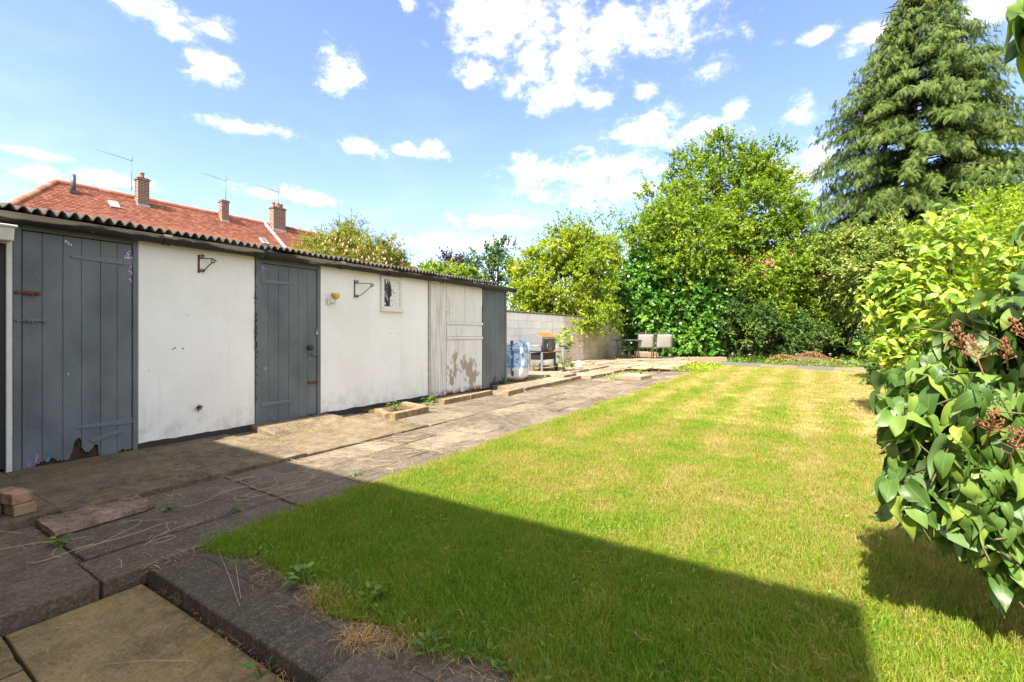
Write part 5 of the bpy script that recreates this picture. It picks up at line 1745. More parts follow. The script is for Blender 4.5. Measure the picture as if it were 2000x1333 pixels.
# golden tree behind and over the block wall
plant('golden_tree', 'yellow green bushy tree hanging over the white block wall', 'tree',
      [B(1100, 560, 18.2, 88, 75, 1.6), B(1050, 540, 18.8, 50, 60, 1.1), B(1160, 520, 18.6, 50, 60, 1.2), B(1110, 490, 19, 75, 45, 1.2), B(1170, 590, 17.7, 40, 48, .9), B(1030, 590, 17.6, 45, 40, .9), B(1148, 625, 16.9, 24, 34, .5)],
      gp(1100, 19), 'golden', T_LEAF, n=4200, per=18, leaf=.125, slen=.42, seed=10, trunk_r=.12, droop=.35, sub=26, rad=(.17, .34), limbs=14, zmin=1.2)
plant('trailing_shoot', 'thin leafy shoot trailing down the white block wall beside the barbecue', 'climber',
      [(pix(1115, 635, 14.6), (.22, .2, .12)), (pix(1100, 655, 14.3), (.12, .12, .25)), (pix(1128, 650, 14.8), (.14, .1, .18))],
      gp(1140, 16.9, 1.75), 'golden', T_OVAL, n=34, per=9, leaf=.11, slen=.3, seed=13, trunk_r=.012, droop=.5, limbs=6, sub=10, zmin=.4)
plant('thin_tree', 'loose airy tree with sky showing through, left of the big apple tree', 'tree',
      [B(1110, 455, 24, 40, 35, 1), B(1165, 450, 24, 45, 40, 1), B(1210, 460, 23.5, 40, 50, 1), B(1085, 470, 24, 35, 28, .8)],
      gp(1150, 24.2), 'apple', T_OVAL, n=230, per=14, leaf=.15, slen=.8, seed=14, trunk_r=.09, limbs=16, droop=.3, sub=26, rad=(.15, .4),
      extra=[(pix(1096, 440, 24), pix(1088, 412, 24)), (pix(1120, 445, 24), pix(1112, 420, 24)), (pix(1180, 430, 24), pix(1196, 415, 24))])
plant('small_tree', 'dark leaved small tree over the far end of the shed roof', 'tree',
      [B(960, 530, 20, 36, 40, .8), B(945, 505, 20, 22, 22, .5), B(985, 495, 20.5, 22, 26, .5), B(1000, 560, 20, 22, 30, .6)],
      gp(965, 20.2), 'apple_dark', T_OVAL, n=300, per=18, leaf=.14, slen=.5, seed=15, trunk_r=.08, droop=.25, limbs=12, sub=24, rad=(.2, .42), zmin=1)
plant('purple_tree', 'purple leaved tree top just above the shed roof', 'tree',
      [B(868, 520, 34, 26, 16, 1), B(905, 530, 34, 22, 14, 1), B(838, 535, 34, 20, 10, .8)], gp(868, 34), 'purple', T_LEAF, n=260, per=18, leaf=.24, slen=.9, seed=16, trunk_r=.12, limbs=8, zmin=2)
plant('laurel_hedge', 'green hedge top showing along the far part of the shed roof', 'hedge',
      [B(830, 545, 26, 40, 26, 1.4), B(880, 543, 26, 40, 24, 1.4), B(920, 550, 25, 34, 26, 1.2)], gp(870, 26), 'apple', T_OVAL, n=520, per=18, leaf=.17, slen=.5, seed=17, trunk_r=.1, limbs=5, zmin=1.5)
# flowering shrub over the shed
rs = plant('flowering_shrub', 'yellow green shrub with pinkish flowers standing over the shed roof', 'shrub',
      [B(665, 490, 12.2, 60, 36, 1.2), B(720, 500, 12, 62, 40, 1.2), B(625, 496, 12.4, 42, 18, .9), B(690, 455, 12.4, 26, 30, .5), B(770, 515, 12, 32, 24, .7), B(720, 545, 12, 90, 40, 1.1)],
      gp(700, 12.5), 'rhodo', T_THIN, n=2300, per=18, leaf=.095, slen=.26, seed=18, trunk_r=.06, droop=.1, limbs=14, sub=34, rad=(.14, .34), zmin=1.4,
      extra=[(pix(687, 450, 12.3), pix(686, 405, 12.3)), (pix(665, 450, 12.3), pix(662, 415, 12.3)), (pix(640, 475, 12.3), pix(630, 432, 12.3)), (pix(622, 485, 12.3), pix(620, 440, 12.3)), (pix(770, 500, 12), pix(786, 488, 12)), (pix(690, 440, 12.3), pix(698, 420, 12.3))])
MT['pinkpetal'] = simple('pale_pink_petal', (.72, .45, .40), .6, .2, 5, .05)
fm = MB()
for k in range(60):
    u, v = g.uniform(630, 770), g.uniform(468, 520)
    c = Vector(pix(u, v, 11.0 + g.uniform(-.1, .2)))
    for j in range(5):
        a = 6.283 * j / 5; e = .028
        p = c + Vector((e * math.cos(a) * .8, -e * .4, e * math.sin(a)))
        fm.add([c, p + Vector((.012, 0, .012)), p * 1.0 + Vector((0, -.006, .02)), p + Vector((-.012, 0, -.012))], [(0, 1, 2), (0, 2, 3)])
fm.build('blossoms', MT['pinkpetal'], rs, fix=False)['kind'] = 'stuff'
# olive shrub in front of the conifer
plant('olive_shrub', 'dull olive shrub with russet tips in front of the conifer', 'shrub',
      [B(1690, 540, 18.6, 78, 80, 1.5), B(1740, 480, 19, 55, 50, 1.2), B(1650, 500, 19, 42, 50, 1), B(1745, 610, 18, 48, 70, 1.0), B(1800, 520, 18, 70, 90, 1.4)],
      gp(1720, 18.8), 'olive', T_LEAF, n=3200, per=22, leaf=.145, slen=.5, seed=20, trunk_r=.09, droop=.45, sub=26, rad=(.18, .34), limbs=14, zmin=.5)
# small dark laurel at the lawn edge below the bright shrub
plant('dark_laurel', 'small dark broadleaved shrub at the lawn edge beneath the bright shrub', 'shrub',
      [B(1715, 690, 11.5, 34, 38, .5), B(1722, 735, 10, 24, 20, .35)], gp(1722, 11.2), 'apple_dark', T_OVAL, n=190, per=14, leaf=.12, slen=.3, seed=21, trunk_r=.03, limbs=6, zmin=.03)
# lime green hedge along the right boundary
plant('lime_hedge', 'lime green hedge behind the bright shrub by the photo\'s right edge', 'hedge',
      [B(1905, 470, 10.5, 70, 80, 1.2), B(1970, 440, 9, 70, 70, 1.1), B(1900, 560, 10, 80, 90, 1.1), B(2000, 540, 8, 110, 110, 1.1), B(2120, 520, 7, 130, 160, 1.2), B(1950, 640, 9, 90, 90, 1)],
      gp(1950, 9.5), 'lime', T_LEAF, n=2600, per=20, leaf=.075, slen=.3, seed=22, trunk_r=.06, limbs=16, droop=.15, sub=30, rad=(.16, .32), zmin=.2)
# boundary hedge that closes the garden behind the trees
plant('boundary_hedge', 'dark boundary hedge seen in the gaps under the far trees', 'hedge',
      [((x, 27.5 + .12 * x, 1.6), (1.8, .9, 2.6)) for x in np.arange(-11, 10, 1.8)], (-1, 27.5, 0), 'apple_dark', T_LEAF, n=6500, per=18, leaf=.20, slen=.5, seed=23, trunk_r=.1, limbs=8, sub=12, zmin=.1)

# conifer
co = empty('conifer', gp(1775, 24.5), 'tall drooping conifer, highest tree in the garden, at the right', 'tree')
g = np.random.default_rng(77)
base = np.array(gp(1775, 24.5)); H = 21.8
zs = [0.8, 2.6, 5.1, 7.8, 10.5, 13.2, 15.8, 18.5, 20.5, 21.8]; rsx = [4.7, 5.3, 5.4, 5.2, 4.7, 3.9, 2.75, 1.45, .6, .1]
P, D, N, S, A = [], [], [], [], []
lim = MB()
lim.tube([base + np.array([0, 0, -.1]), base + np.array([.1, 0, 8]), base + np.array([.15, 0, 15]), base + np.array([.2, 0, H])], [.42, .33, .18, .03], 10)
nb = 1050
camd = unit(CAMV - base)[:2]
for k in range(nb):
    z = 1.6 + (H - 1.9) * (k / nb) ** 1.12
    a = g.uniform(0, 6.283); od = np.array([math.cos(a), math.sin(a), 0])
    facing = od[:2] @ camd / np.linalg.norm(camd)
    if facing < -.35 and g.uniform() < .75: continue
    Rm = np.interp(z, zs, rsx) * g.uniform(.70, 1.10) * (1.12 if g.uniform() < .12 else 1)
    z0 = z + .08 * Rm
    ns = int(10 + 26 * Rm)
    sd = np.array([-od[1], od[0], 0])
    bend = g.uniform(-.2, .2)
    bp = []
    for i in range(ns):
        t = .22 + .78 * (i + g.uniform(0, 1)) / ns
        zz = z0 + Rm * (.16 * t - .36 * t ** 2.4)
        c = base + np.array([.75, .45, 0]) * (z / H) + od * Rm * t + sd * bend * Rm * t * t + np.array([0, 0, zz])
        s_ = g.choice([-1, 1])
        P.append(c + g.normal(size=3) * np.array([.12, .12, .09])); 
        D.append(od * .45 + sd * s_ * g.uniform(.0, 1.1) + .25 * g.normal(size=3) + np.array([0, 0, -.25 - 1.2 * t * g.uniform(.1, 1.2)]))
        N.append(np.array([0, 0, 1.]) + od * .5 + g.normal(size=3) * .6)
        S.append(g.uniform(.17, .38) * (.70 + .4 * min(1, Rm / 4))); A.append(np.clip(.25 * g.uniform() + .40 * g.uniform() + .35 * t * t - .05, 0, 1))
    if k % 3 == 0:
        lim.tube([base + np.array([0, 0, z0 - .1]), base + od * Rm * .5 + np.array([0, 0, z0 + Rm * .02]), base + od * Rm * .72 + sd * bend * Rm * .5 + np.array([0, 0, z0 - Rm * .05])], [.06, .035, .008], 5)
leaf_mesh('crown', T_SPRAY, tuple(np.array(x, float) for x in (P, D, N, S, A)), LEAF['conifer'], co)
lim.build('trunk', MT['bark'], co)
# bare post-like trunk in the dark gap
m = MB(); x, y, _ = gp(1594, 21.5)
m.tube([(x, y, -.05), (x + .02, y, 1.3), (x + .1, y + .2, 3.0)], [.085, .075, .05], 9); 
st = tag(m.build('bare_trunk', MT['bark_grey']), 'slim pale bare trunk standing in the dark gap under the conifer', 'trunk')
m = MB(); a_ = Vector(pix(1862, 412, 11)); b_ = Vector(pix(1945, 396, 11))
m.tube([a_ + Vector((-.4, .2, -.25)), a_, (a_ + b_) / 2 + Vector((0, 0, .03)), b_], [.05, .04, .025, .008], 7)
tag(m.build('dead_branch', MT['bark_grey']), 'bare grey branch sticking out above the lime green hedge', 'branch')


# ---- big leaved shrubs: leaves are objects
def big_leaf_mesh(name, width, heart, fold, curl, mat, n=7, seed=0):
    g_ = np.random.default_rng(seed)
    V, al, ac = [], [], []
    for i in range(n + 1):
        t = i / n
        w = width * (math.sin(math.pi * min(1, (t + heart) / (1 + heart)) ** .78) ** .85)
        if i == n: w = 0
        for k in range(-2, 3):
            s = k / 2
            y = t - heart * .5 * (abs(s) ** 1.5) * (1 - t) * 1.2
            z = fold * abs(s) * w - curl * t * t * (1 + .6 * t) + .055 * math.sin(7 * t + s * 2.5 + seed * 1.7) * abs(s) - .09 * (abs(s) ** 3) * w * 2 + .03 * s * math.sin(seed * 2.1 + 4 * t)
            V.append((s * w, y, z)); al.append(t); ac.append(s * max(w, .02) / width)
    F = [(i * 5 + k, i * 5 + k + 1, (i + 1) * 5 + k + 1, (i + 1) * 5 + k) for i in range(n) for k in range(4)]
    return np.array(V), np.array(F), np.array(al), np.array(ac)


def big_leaf_shrub(root, mat, protos, P, D, N, S, n_obj, in_view):
    """the n_obj leaves that show largest are objects; the rest are one part"""
    Y = unit(D); X = unit(np.cross(Y, N)); Z = np.cross(X, Y)
    off = OFF[root.name]
    d = np.linalg.norm(P - CAMV, axis=1) / S + np.where(in_view, 0, 1e4)
    order = np.argsort(d)
    meshes = []
    for (V, F, al, ac) in protos:
        me = bpy.data.meshes.new('leaf')
        me.from_pydata([tuple(v) for v in V], [], [tuple(f) for f in F])
        for nm, arr in (('along', al), ('across', ac)):
            at = me.attributes.new(nm, 'FLOAT', 'POINT'); at.data.foreach_set('value', np.asarray(arr, np.float32))
        me.polygons.foreach_set('use_smooth', np.ones(len(F), bool)); me.materials.append(mat); me.update()
        meshes.append(me)
    g_ = np.random.default_rng(1)
    for j in order[:n_obj]:
        o = bpy.data.objects.new('leaf', meshes[int(g_.integers(len(meshes)))])
        COL.objects.link(o); o.parent = root
        M_ = Matrix(((X[j][0], Y[j][0], Z[j][0], P[j][0] - off[0]), (X[j][1], Y[j][1], Z[j][1], P[j][1] - off[1]), (X[j][2], Y[j][2], Z[j][2], P[j][2] - off[2]), (0, 0, 0, 1)))
        o.matrix_local = M_ @ Matrix.Scale(float(S[j]), 4)
    rest = order[n_obj:]
    Vs, Fs, al, ac, rn = [], [], [], [], []
    k0 = 0
    which = g_.integers(len(protos), size=len(rest))
    for pi_, (V, F, a1, a2) in enumerate(protos):
        idx = rest[which == pi_]
        if len(idx) == 0: continue
        W = P[idx][:, None] + S[idx][:, None, None] * (V[None, :, 0:1] * X[idx][:, None] + V[None, :, 1:2] * Y[idx][:, None] + V[None, :, 2:3] * Z[idx][:, None])
        Vs.append(W.reshape(-1, 3)); Fs.append((F[None] + (np.arange(len(idx)) * len(V))[:, None, None]).reshape(-1, 4) + k0); k0 += W.shape[0] * W.shape[1]
        al.append(np.tile(a1, len(idx))); ac.append(np.tile(a2, len(idx))); rn.append(np.repeat(g_.uniform(size=len(idx)), len(V)))
    o = np_mesh('foliage', np.concatenate(Vs), np.concatenate(Fs), mat, root, {'along': np.concatenate(al), 'across': np.concatenate(ac), 'rnd': np.concatenate(rn)}, True)
    o['kind'] = 'stuff'
    return o


def project(P):
    s, c = math.sin(YAW), math.cos(YAW)
    d = -s * P[:, 0] + c * P[:, 1]; l = c * P[:, 0] + s * P[:, 1]
    return 1000 + 900 * l / np.maximum(d, .05), 650 - 900 * (P[:, 2] - CAM_H) / np.maximum(d, .05), d


def twigs(blobs, n, pairs, step, leaf, seed, hang, out=.6, shell=.5, zmin=.05, clip=None):
    """opposite leaf pairs along short twigs that point out of the blobs"""
    g_ = np.random.default_rng(seed)
    P, D, N, S, T = [], [], [], [], []
    ws = np.array([np.prod(np.array(b[1])) ** (2 / 3) for b in blobs]); ws /= ws.sum()
    for q in range(n):
        c, r = blobs[g_.choice(len(blobs), p=ws)]
        d = unit(g_.normal(size=3)); c = np.array(c); r = np.array(r)
        tip = c + d * r * g_.uniform(shell, 1.0)
        o = unit(d * out + np.array([0, 0, .35]) + .35 * g_.normal(size=3))
        b = tip - o * pairs * step
        if clip is not None and not (clip(tip) and clip(b)): continue
        if tip[2] < zmin: continue
        sd = unit(np.cross(o, g_.normal(size=3)))
        T.append((b - o * .08, tip))
        for k in range(pairs):
            p = b + o * step * (k + 1)
            sd2 = sd if k % 2 == 0 else np.cross(o, sd)
            for s_ in (-1, 1):
                dd = sd2 * s_ * .9 + o * .35 + np.array([0, 0, -hang]) + .22 * g_.normal(size=3)
                P.append(p + unit(dd) * leaf * .16); D.append(dd); N.append(np.array([0, 0, .75]) + 1.0 * o + .35 * g_.normal(size=3)); S.append(leaf * g_.uniform(.62, 1.15) * (1 - .22 * (k == pairs - 1)))
    return np.array(P), np.array(D), np.array(N), np.array(S), T


def stems(root, base, blobs, T, r0, mat, seed, every=2):
    g_ = random.Random(seed); m = MB()
    ctr = [Vector(tuple(b[0])) for b in blobs]
    for c in ctr:
        b = Vector(base) + Vector((g_.uniform(-.15, .15), g_.uniform(-.15, .15), 0))
        m.tube([b - Vector((0, 0, .05)), b + (c - b) * .45 + Vector((0, 0, .15)), c], [r0, r0 * .7, r0 * .35], 7)
    for i, (a, t) in enumerate(T):
        a = Vector(tuple(a)); t = Vector(tuple(t))
        m.tube([a, (a + t) / 2, t - (t - a) * .2], [.0034, .0028, .0018], 5, False)
        if i % every == 0:
            c = min(ctr, key=lambda q: (q - a).length)
            m.tube([c, (c + a) / 2 + Vector((0, 0, .02)), a], [r0 * .3, r0 * .22, .0045], 5, False)
    o_ = m.build('branch', mat, root); o_['kind'] = 'stuff'
    return o_


lil = empty('lilac_bush', (1.45, 2.1, 0), 'lilac bush with large heart shaped dark leaves reaching in from the right', 'bush')
LB = [B(1835, 860, 1.72, 120, 120), B(1765, 930, 1.68, 62, 62), B(1905, 790, 1.75, 165, 150), B(1920, 990, 1.66, 100, 85), B(2040, 900, 1.8, 215, 200), B(2010, 660, 1.7, 110, 120), B(1760, 800, 1.75, 55, 60),
      B(2075, 545, 1.65, 95, 85), B(2200, 760, 1.9, 240, 220), B(2040, 1090, 1.62, 75, 70), B(2035, 0, 1.25, 38, 38), B(1880, 640, 1.8, 40, 50), B(2036, 405, 1.35, 40, 45), B(1960, 1050, 1.66, 80, 75), B(1830, 960, 1.68, 70, 60)]
def lil_clip(p):
    u_, v_, d_ = [q[0] for q in project(np.array([p]))]
    return d_ > .85 and u_ > 1728 and not (u_ < 1850 and v_ < 600) and not (u_ < 1735 and v_ > 1000)
P, D, N, S, T = twigs(LB, 760, 3, .044, .104, 31, 1.25, clip=lil_clip)
u, v, d = project(P)
ok = d > .75
P, D, N, S = P[ok], D[ok], N[ok], S[ok]; u, v = u[ok], v[ok]
protos = [big_leaf_mesh('leaf', w_, .16, f_, c_, None, 8, k) for k, (w_, f_, c_) in enumerate(((.36, .38, .16), (.34, .25, .30), (.39, .55, .12), (.31, .15, .42), (.37, .62, .25), (.33, .30, .05), (.28, .45, .50)))]
big_leaf_shrub(lil, LEAF['lilac'], protos, P, D, N, S, 300, (u > 1640) & (u < 2030) & (v > -40) & (v < 1340))
stems(lil, (1.5, 2.0, 0), [q for q in LB if q[0][2] < 1.4 and q[1][0] > .18], T, .012, MT['twig'], 4, 10 ** 6)
MT['seed'] = simple('dried_flower_heads', (.24, .10, .045), .9, .6, 60, .4)
g = np.random.default_rng(9)
for (uu, vv, dd, sz) in ((1875, 665, 1.55, .10), (1905, 690, 1.5, .11), (1965, 690, 1.45, .08), (1935, 835, 1.42, .12), (1985, 870, 1.4, .12), (1995, 650, 1.4, .08)):
    c = Vector(pix(uu, vv, dd)); m = MB()
    ax = Vector((g.normal(0, .3), g.normal(0, .3), 1)).normalized()
    m.tube([c - ax * sz * .7, c + ax * sz * .6], [.003, .0012], 5)
    for k in range(34):
        t = g.uniform(-.3, .6); a = g.uniform(0, 6.28); r_ = sz * .42 * (.75 - t) * g.uniform(.4, 1)
        p0 = c + ax * sz * t; p1 = p0 + Vector((math.cos(a) * r_, math.sin(a) * r_, r_ * .5))
        m.tube([p0, p1], [.0012, .0008], 4, False)
        m.lathe(tuple(p1), [(.0, -.005), (.0036, 0), (.0, .007)], 5)
    m.build('seed_head', MT['seed'], lil)

cs = empty('bright_shrub', gp(1850, 6.2), 'tall yellow green shrub with pointed glossy leaves between lilac and lawn', 'shrub')
CB = [B(1800, 590, 6.0, 105, 120), B(1850, 480, 6.1, 75, 85), B(1860, 690, 5.6, 95, 75), B(1950, 560, 6.3, 130, 140), B(1755, 660, 6.0, 62, 70), B(1780, 720, 5.8, 50, 38), B(1740, 560, 6.2, 45, 60), B(1870, 425, 6.2, 30, 35), B(2060, 620, 6, 140, 140), B(1730, 610, 6.1, 40, 40)]
P, D, N, S, T = twigs(CB, 620, 4, .075, .155, 32, .30, .7, .45, .08)
u, v, d = project(P)
protos = [big_leaf_mesh('leaf', w_, .0, f_, c_, None, 5, k + 10) for k, (w_, f_, c_) in enumerate(((.26, .45, .2), (.24, .3, .3), (.28, .55, .12)))]
big_leaf_shrub(cs, LEAF['cherry'], protos, P, D, N, S, 300, (u > 1640) & (u < 2010) & (v > 300) & (v < 800))
stems(cs, gp(1850, 6.2), CB, T, .016, MT['bark'], 7, 10 ** 6)

# ------------------------------------------------------------------ weeds, straw and litter
def little_plant(name, c, r, n, leaf, label, cat='weed', mat='weed', tmpl=T_OVAL, seed=0, group=None, up=.5, parent_stem=True, hgt=None):
    g_ = np.random.default_rng(seed)
    o = empty(name, c, label, cat, group)
    c = np.array(c, float)
    a = g_.uniform(0, 6.283, n); rr = r * np.sqrt(g_.uniform(0, 1, n)); h = (hgt or r) * g_.uniform(.1, 1, n)
    P = c + np.stack([rr * np.cos(a) * .6, rr * np.sin(a) * .6, h * .8], 1)
    D = np.stack([np.cos(a), np.sin(a), up * g_.uniform(-.3, 1.2, n)], 1)
    N = np.array([0, 0, 1.]) + .3 * g_.normal(size=(n, 3))
    leaf_mesh('leaves', tmpl, (P, D, N, leaf * g_.uniform(.6, 1.2, n), g_.uniform(size=n)), LEAF[mat], o)
    m_ = MB()
    for k in range(0, n, 2): m_.tube([tuple(c), tuple((c + P[k]) / 2 + np.array([0, 0, .01])), tuple(P[k])], [.003, .0022, .0015], 4, False)
    m_.build('stem', LEAF['weed'] if mat == 'weed' else MT['bark'], o)
    return o


GW = 'weeds along path and walls'
WP = [((-3.42, .80, 0), .045, 12, .04, 'small weed in the slab joint near the rough broken slab'), ((-3.47, 1.33, 0), .05, 14, .035, 'flat weed in the path joint past the rough broken slab'),
      ((-1.62, .90, -.062), .06, 5, .042, 'round leaved weed growing at the foot of the stone step'), ((-1.55, 1.33, 0), .07, 16, .05, 'leafy weed where the lawn meets the step stones'),
      ((-1.95, 1.27, 0), .07, 18, .05, 'broad leaved weed at the ragged lawn edge by the step'), ((-1.13, 1.24, 0), .07, 18, .04, 'pale green weed at the bottom edge of the photo beside the step'),
      ((-5.20, 5.62, .01), .10, 26, .085, 'leafy weeds at the corner of white wall and brick edging'), ((-5.0, 5.42, .01), .07, 16, .07, 'dock like weed left of the brick edging row'),
      ((-4.9, 4.62, .045), .14, 36, .05, 'weeds growing inside the brick planter'), ((-5.38, 8.20, .03), .10, 20, .07, 'weeds under the broken grey boards of the shed'),
      ((-3.08, 1.55, 0), .04, 12, .03, 'tiny weed in the long path joint near the lawn corner'), ((-3.04, 2.45, 0), .04, 12, .03, 'tiny weed tuft in the path joint by the shadow edge')]
for i, (c, r, n, lf, lab) in enumerate(WP):
    little_plant('weed', c, r, n, lf, lab, seed=100 + i, group=GW)
sp_ = little_plant('tall_weed', pix(1101, 706, 12.4)[:2] + (.1,), .30, 60, .15, 'tall leafy weed against the block wall right of the barbecue', seed=140, hgt=1.35, tmpl=T_HEART)
little_plant('tall_weed', pix(1042, 716, 12.9)[:2] + (.1,), .22, 30, .10, 'yellowish weed behind the left legs of the barbecue', seed=141, hgt=.5, mat='golden')
for i, (u, d_, r, h, mt) in enumerate(((1440, 17.6, .35, .45, 'weed'), (1475, 17.7, .35, .4, 'weed'), (1350, 17.2, .35, .25, 'golden'), (1655, 18, .4, .3, 'weed'), (1690, 17.6, .35, .35, 'weed'), (1400, 17.6, .3, .3, 'weed'))):
    little_plant('bed_plant', gp(u, d_), r, 70, .09, ('green weedy plant at the left end of the edged flower bed', 'weedy plant second from the left in the edged flower bed', 'low yellowish weeds between the chairs and the timber sleeper', 'low plants right of the straw heap in the flower bed', 'plants at the right end of the flower bed by the bright shrub', 'small weeds at the right end of the timber sleeper')[i], 'plant', mt, T_LEAF, 150 + i, 'low plants along the far bed', hgt=h)


def ribbons(name, segs, mat, parent=None, kind='stuff', w=.0009):
    """thin dry blades: list of (p0, p1, p2)"""
    V, F, A = [], [], []
    g_ = np.random.default_rng(5)
    for (p0, p1, p2) in segs:
        p0, p1, p2 = map(np.array, (p0, p1, p2))
        sd = np.cross(p2 - p0, [0, 0, 1.]); sd = sd / max(np.linalg.norm(sd), 1e-6) * w * g_.uniform(.6, 1.3)
        k = len(V); V += [p0 - sd, p0 + sd, p1 + sd, p1 - sd, p2 + sd * .3, p2 - sd * .3]
        F += [(k, k + 1, k + 2, k + 3), (k + 3, k + 2, k + 4, k + 5)]; A += [g_.uniform()] * 6
    o = np_mesh(name, np.array(V), np.array(F), mat, parent, {'rnd': A})
    if kind: o['kind'] = kind
    return o


g = np.random.default_rng(55)
segs = []
def litter(n, fx, ln=(.03, .10), z=.006):
    for _ in range(n):
        x, y, z_ = fx(); a = g.uniform(0, 6.283); l = g.uniform(*ln); b = g.normal(0, .6)
        segs.append(((x, y, z_ + z), (x + l * .5 * math.cos(a), y + l * .5 * math.sin(a), z_ + z + g.uniform(0, .012)), (x + l * .5 * (math.cos(a) + math.cos(a + b)), y + l * .5 * (math.sin(a) + math.sin(a + b)), z_ + z + g.uniform(0, .006))))
litter(700, lambda: (g.uniform(-5.3, -3.95), g.normal(3.2, .6), .012 + (.05 if False else 0)), (.015, .06), .012)
litter(350, lambda: (g.normal(-5.0, .25), g.uniform(2.9, 3.8), .055), (.015, .05), .03)
litter(420, lambda: (g.choice([-3.5, -3.07, -3.9]) + g.normal(0, .014), g.uniform(.3, 7), 0), (.015, .06))
litter(260, lambda: (g.uniform(-3.9, -2.75), g.choice([1.85, 2.39, 2.88, 3.37, 3.95, 4.6]) + g.normal(0, .014), 0), (.015, .06))
litter(160, lambda: (g.normal(-3.73, .06), g.uniform(.75, 1.5), .0), (.02, .07))
litter(200, lambda: (g.uniform(-5.2, -2.9), g.uniform(.9, 9), .012), (.015, .05), .02)
litter(120, lambda: (g.normal(-2.70, .05), g.uniform(.9, 1.6), .0), (.03, .09))
litter(130, lambda: (g.uniform(-2.6, -1), g.normal(.93, .012), -.062), (.02, .06))
litter(60, lambda: (g.uniform(-2.6, -1), g.uniform(.3, .93), -.062), (.02, .06))
litter(500, lambda: (g.uniform(-6.5, -4), g.uniform(9, 14.5), .11), (.02, .08), .015)
litter(300, lambda: (g.uniform(-2.4, -.7), g.normal(1.24, .05), .0), (.03, .10), .01)
ribbons('dry_grass_litter', segs, MT['straw'])
# long pale stems lying on the path in loops
MT['stem'] = simple('dry_pale_stem', (.42, .33, .20), .8, .2, 40, .2)
m = MB(); random.seed(77)
for k in range(44):
    x, y = random.uniform(-3.85, -2.85), random.choice([random.uniform(.6, 2.2), random.uniform(1.8, 4.2), random.uniform(2.2, 3.6)])
    a = random.uniform(0, 6.28); da = random.uniform(-.5, .5); pts = []
    for i in range(random.randint(7, 20)):
        pts.append((x, y, .0075)); a += da; da = da * .86 + random.uniform(-.30, .30)
        x += .034 * math.cos(a) * .8; y += .034 * math.sin(a) * 1.2
        if not (-3.95 < x < -2.8): break
    if len(pts) > 4: m.tube(pts, .0016, 4)
m.build('dry_stems', MT['stem'])['kind'] = 'stuff'
tw = MB()
for p in ([(-2.15, .62, -.056), (-2.02, .72, -.052), (-1.9, .80, -.056)], [(-2.05, .56, -.056), (-1.95, .63, -.056)], [(-2.0, 1.02, .004), (-2.3, 1.12, .012), (-2.55, 1.2, .01)], [(-2.05, 1.05, .004), (-2.35, 1.18, .012)], [(-3.75, .72, .01), (-3.95, .62, .02), (-4.1, .6, .05)]):
    tw.tube(p, .0013, 5)
tw.build('dry_stems', MT['stem'])['kind'] = 'stuff'


def tuft(name, c, n, r, h, label, seed, cat='grass tuft', group=None):
    g_ = np.random.default_rng(seed); sg = []
    for _ in range(n):
        a = g_.uniform(0, 6.283); q = r * g_.uniform(0, 1.15); l = r * g_.uniform(.2, .9); hh = h * g_.uniform(.2, 1)
        p0 = (c[0] + q * math.cos(a), c[1] + q * .7 * math.sin(a), c[2]); a = a + g_.normal(0, .9)
        sg.append((p0, (p0[0] + l * .5 * math.cos(a), p0[1] + l * .5 * math.sin(a), c[2] + hh), (p0[0] + l * math.cos(a + .3), p0[1] + l * math.sin(a + .3), c[2] + hh * g_.uniform(.1, 1))))
    return tag(ribbons(name, sg, MT['straw'], None, None, .0009), label, cat, group)


tuft('dry_tuft', (-1.74, 1.26, .0), 420, .085, .042, 'straw coloured dead grass tuft on the step stones by the lawn edge', 1)
tuft('dry_tuft', (-1.40, 1.15, .0), 240, .085, .022, 'flattened dead grass lying in the step joint near the bottom edge', 2)
tuft('dry_tuft', (-1.25, 1.28, .0), 160, .10, .035, 'dead grass along the lawn edge at the bottom of the photo', 3)
hx, hy, _ = gp(1570, 17.9)
sg = []
for _ in range(3200):
    a = g.uniform(0, 6.283); q = math.sqrt(g.uniform()); ex, ey = 1.35 * q * math.cos(a), .45 * q * math.sin(a)
    c, s = math.cos(YAW * .5), math.sin(YAW * .5)
    x, y = hx + ex * c - ey * s, hy + ex * s + ey * c; z = .30 * (1 - q ** 2) * (1 + .3 * math.sin(ex * 5)) + g.uniform(0, .03)
    b = g.uniform(0, 6.283); l = g.uniform(.06, .2)
    sg.append(((x, y, z), (x + l * .5 * math.cos(b), y + l * .5 * math.sin(b), z + g.uniform(0, .06)), (x + l * math.cos(b), y + l * math.sin(b), z + g.uniform(-.03, .03))))
hp = empty('compost_heap', (hx, hy, 0), 'low brown heap of dry cuttings in the bed behind the metal edging', 'heap')
MT['cuttings'] = None
Mc = Mat('brown_cuttings'); r_ = Mc.attr('rnd'); MT['cuttings'] = Mc.leaf(Mc.ramp(r_, [(0, (.14, .06, .025)), (.5, (.32, .16, .06)), (1, (.50, .30, .13))]), .8, .15)
ribbons('cuttings', sg, MT['cuttings'], hp, 'stuff', .008)
m = MB(); m.lathe((hx, hy, -.02), [(1.0, 0), (.8, .14), (.4, .24), (.0, .28)], 18); 
hmd = m.build('mound', MT['soil'], hp)

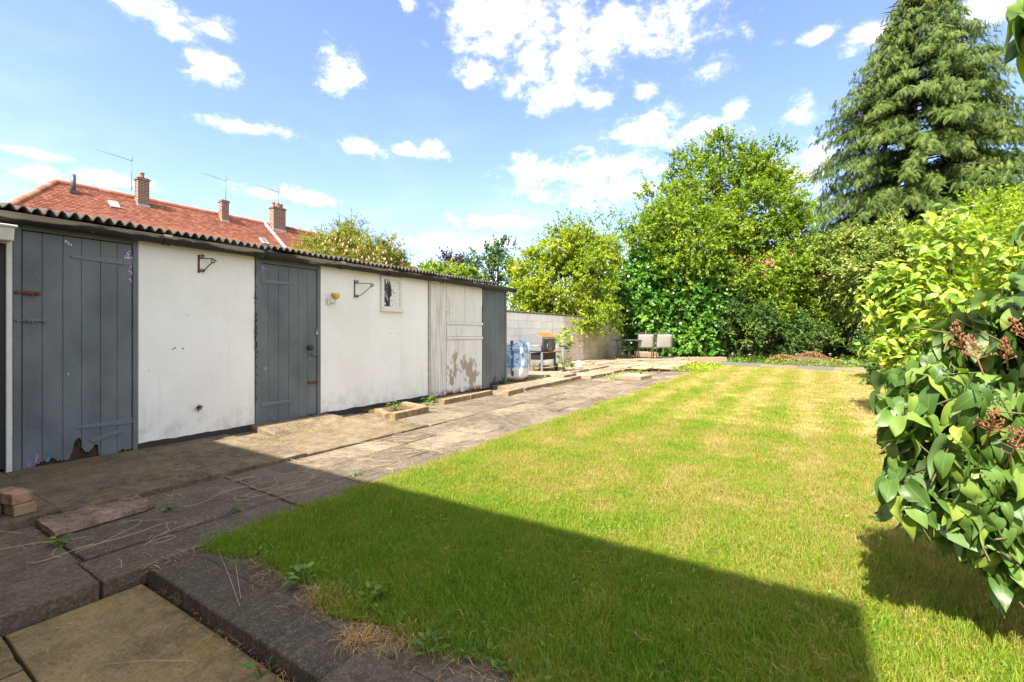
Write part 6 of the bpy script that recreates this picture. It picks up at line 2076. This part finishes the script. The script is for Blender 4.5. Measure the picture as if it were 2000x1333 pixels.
# low growth on the far ground and the rough strip beside patio and lawn
def ground_cover(name, fx, n, leaf, mat, seed, h=.08):
    g_ = np.random.default_rng(seed)
    P = np.array([fx(g_) for _ in range(n)]); a = g_.uniform(0, 6.283, n)
    P[:, 2] += h * g_.uniform(0, 1, n) ** 2
    D = np.stack([np.cos(a), np.sin(a), g_.uniform(-.1, 1.0, n)], 1)
    leaf_mesh(name, T_LEAF, (P, D, np.array([0, 0, 1.]) + .4 * g_.normal(size=(n, 3)), leaf * g_.uniform(.6, 1.3, n), g_.uniform(size=n)), LEAF[mat], None)['kind'] = 'stuff'
ground_cover('ground_cover', lambda q: (q.uniform(-3.4, -2.3), q.uniform(14.2, 17.2), .0), 1500, .07, 'lime', 1, .14)
ground_cover('ground_cover', lambda q: (q.uniform(-3.9, 3.0), q.uniform(17.9, 22), .0), 2600, .10, 'weed', 2, .18)
ground_cover('ground_cover', lambda q: (q.normal(-4.15, .22), q.uniform(10.9, 15), .0), 900, .045, 'golden', 3, .05)
ground_cover('ground_cover', lambda q: (q.normal(1.9, .5), q.uniform(3.5, 17), .0), 1500, .06, 'weed', 4, .08)
ground_cover('lawn_weeds', lambda q: (q.uniform(-2.6, .6), 1.3 + abs(q.normal(0, 1.3)), .012), 1500, .026, 'weed', 5, .02)
ground_cover('lawn_weeds', lambda q: (q.uniform(-2.68, -.7), 1.28 + abs(q.normal(0, .06)), .004), 420, .028, 'weed', 6, .03)
g = np.random.default_rng(91)
segs = []
for _ in range(2600):
    y = 1.35 + abs(g.normal(0, 2.2)); x = g.uniform(-2.65, 1.0)
    a = g.uniform(0, 6.283); l = g.uniform(.02, .07); z = g.uniform(.022, .040)
    segs.append(((x, y, z), (x + l * .5 * math.cos(a), y + l * .5 * math.sin(a), z + .004), (x + l * math.cos(a + .4), y + l * math.sin(a + .4), z - .004)))
ribbons('lawn_cuttings', segs, MT['straw'])
for k in range(16):
    cx, cy = g.uniform(-2.4, .2), g.uniform(1.5, 4.5)
    ground_cover('clover', lambda q: (q.normal(cx, .07), q.normal(cy, .07), .018), 60, .020, 'weed', 20 + k, .018)
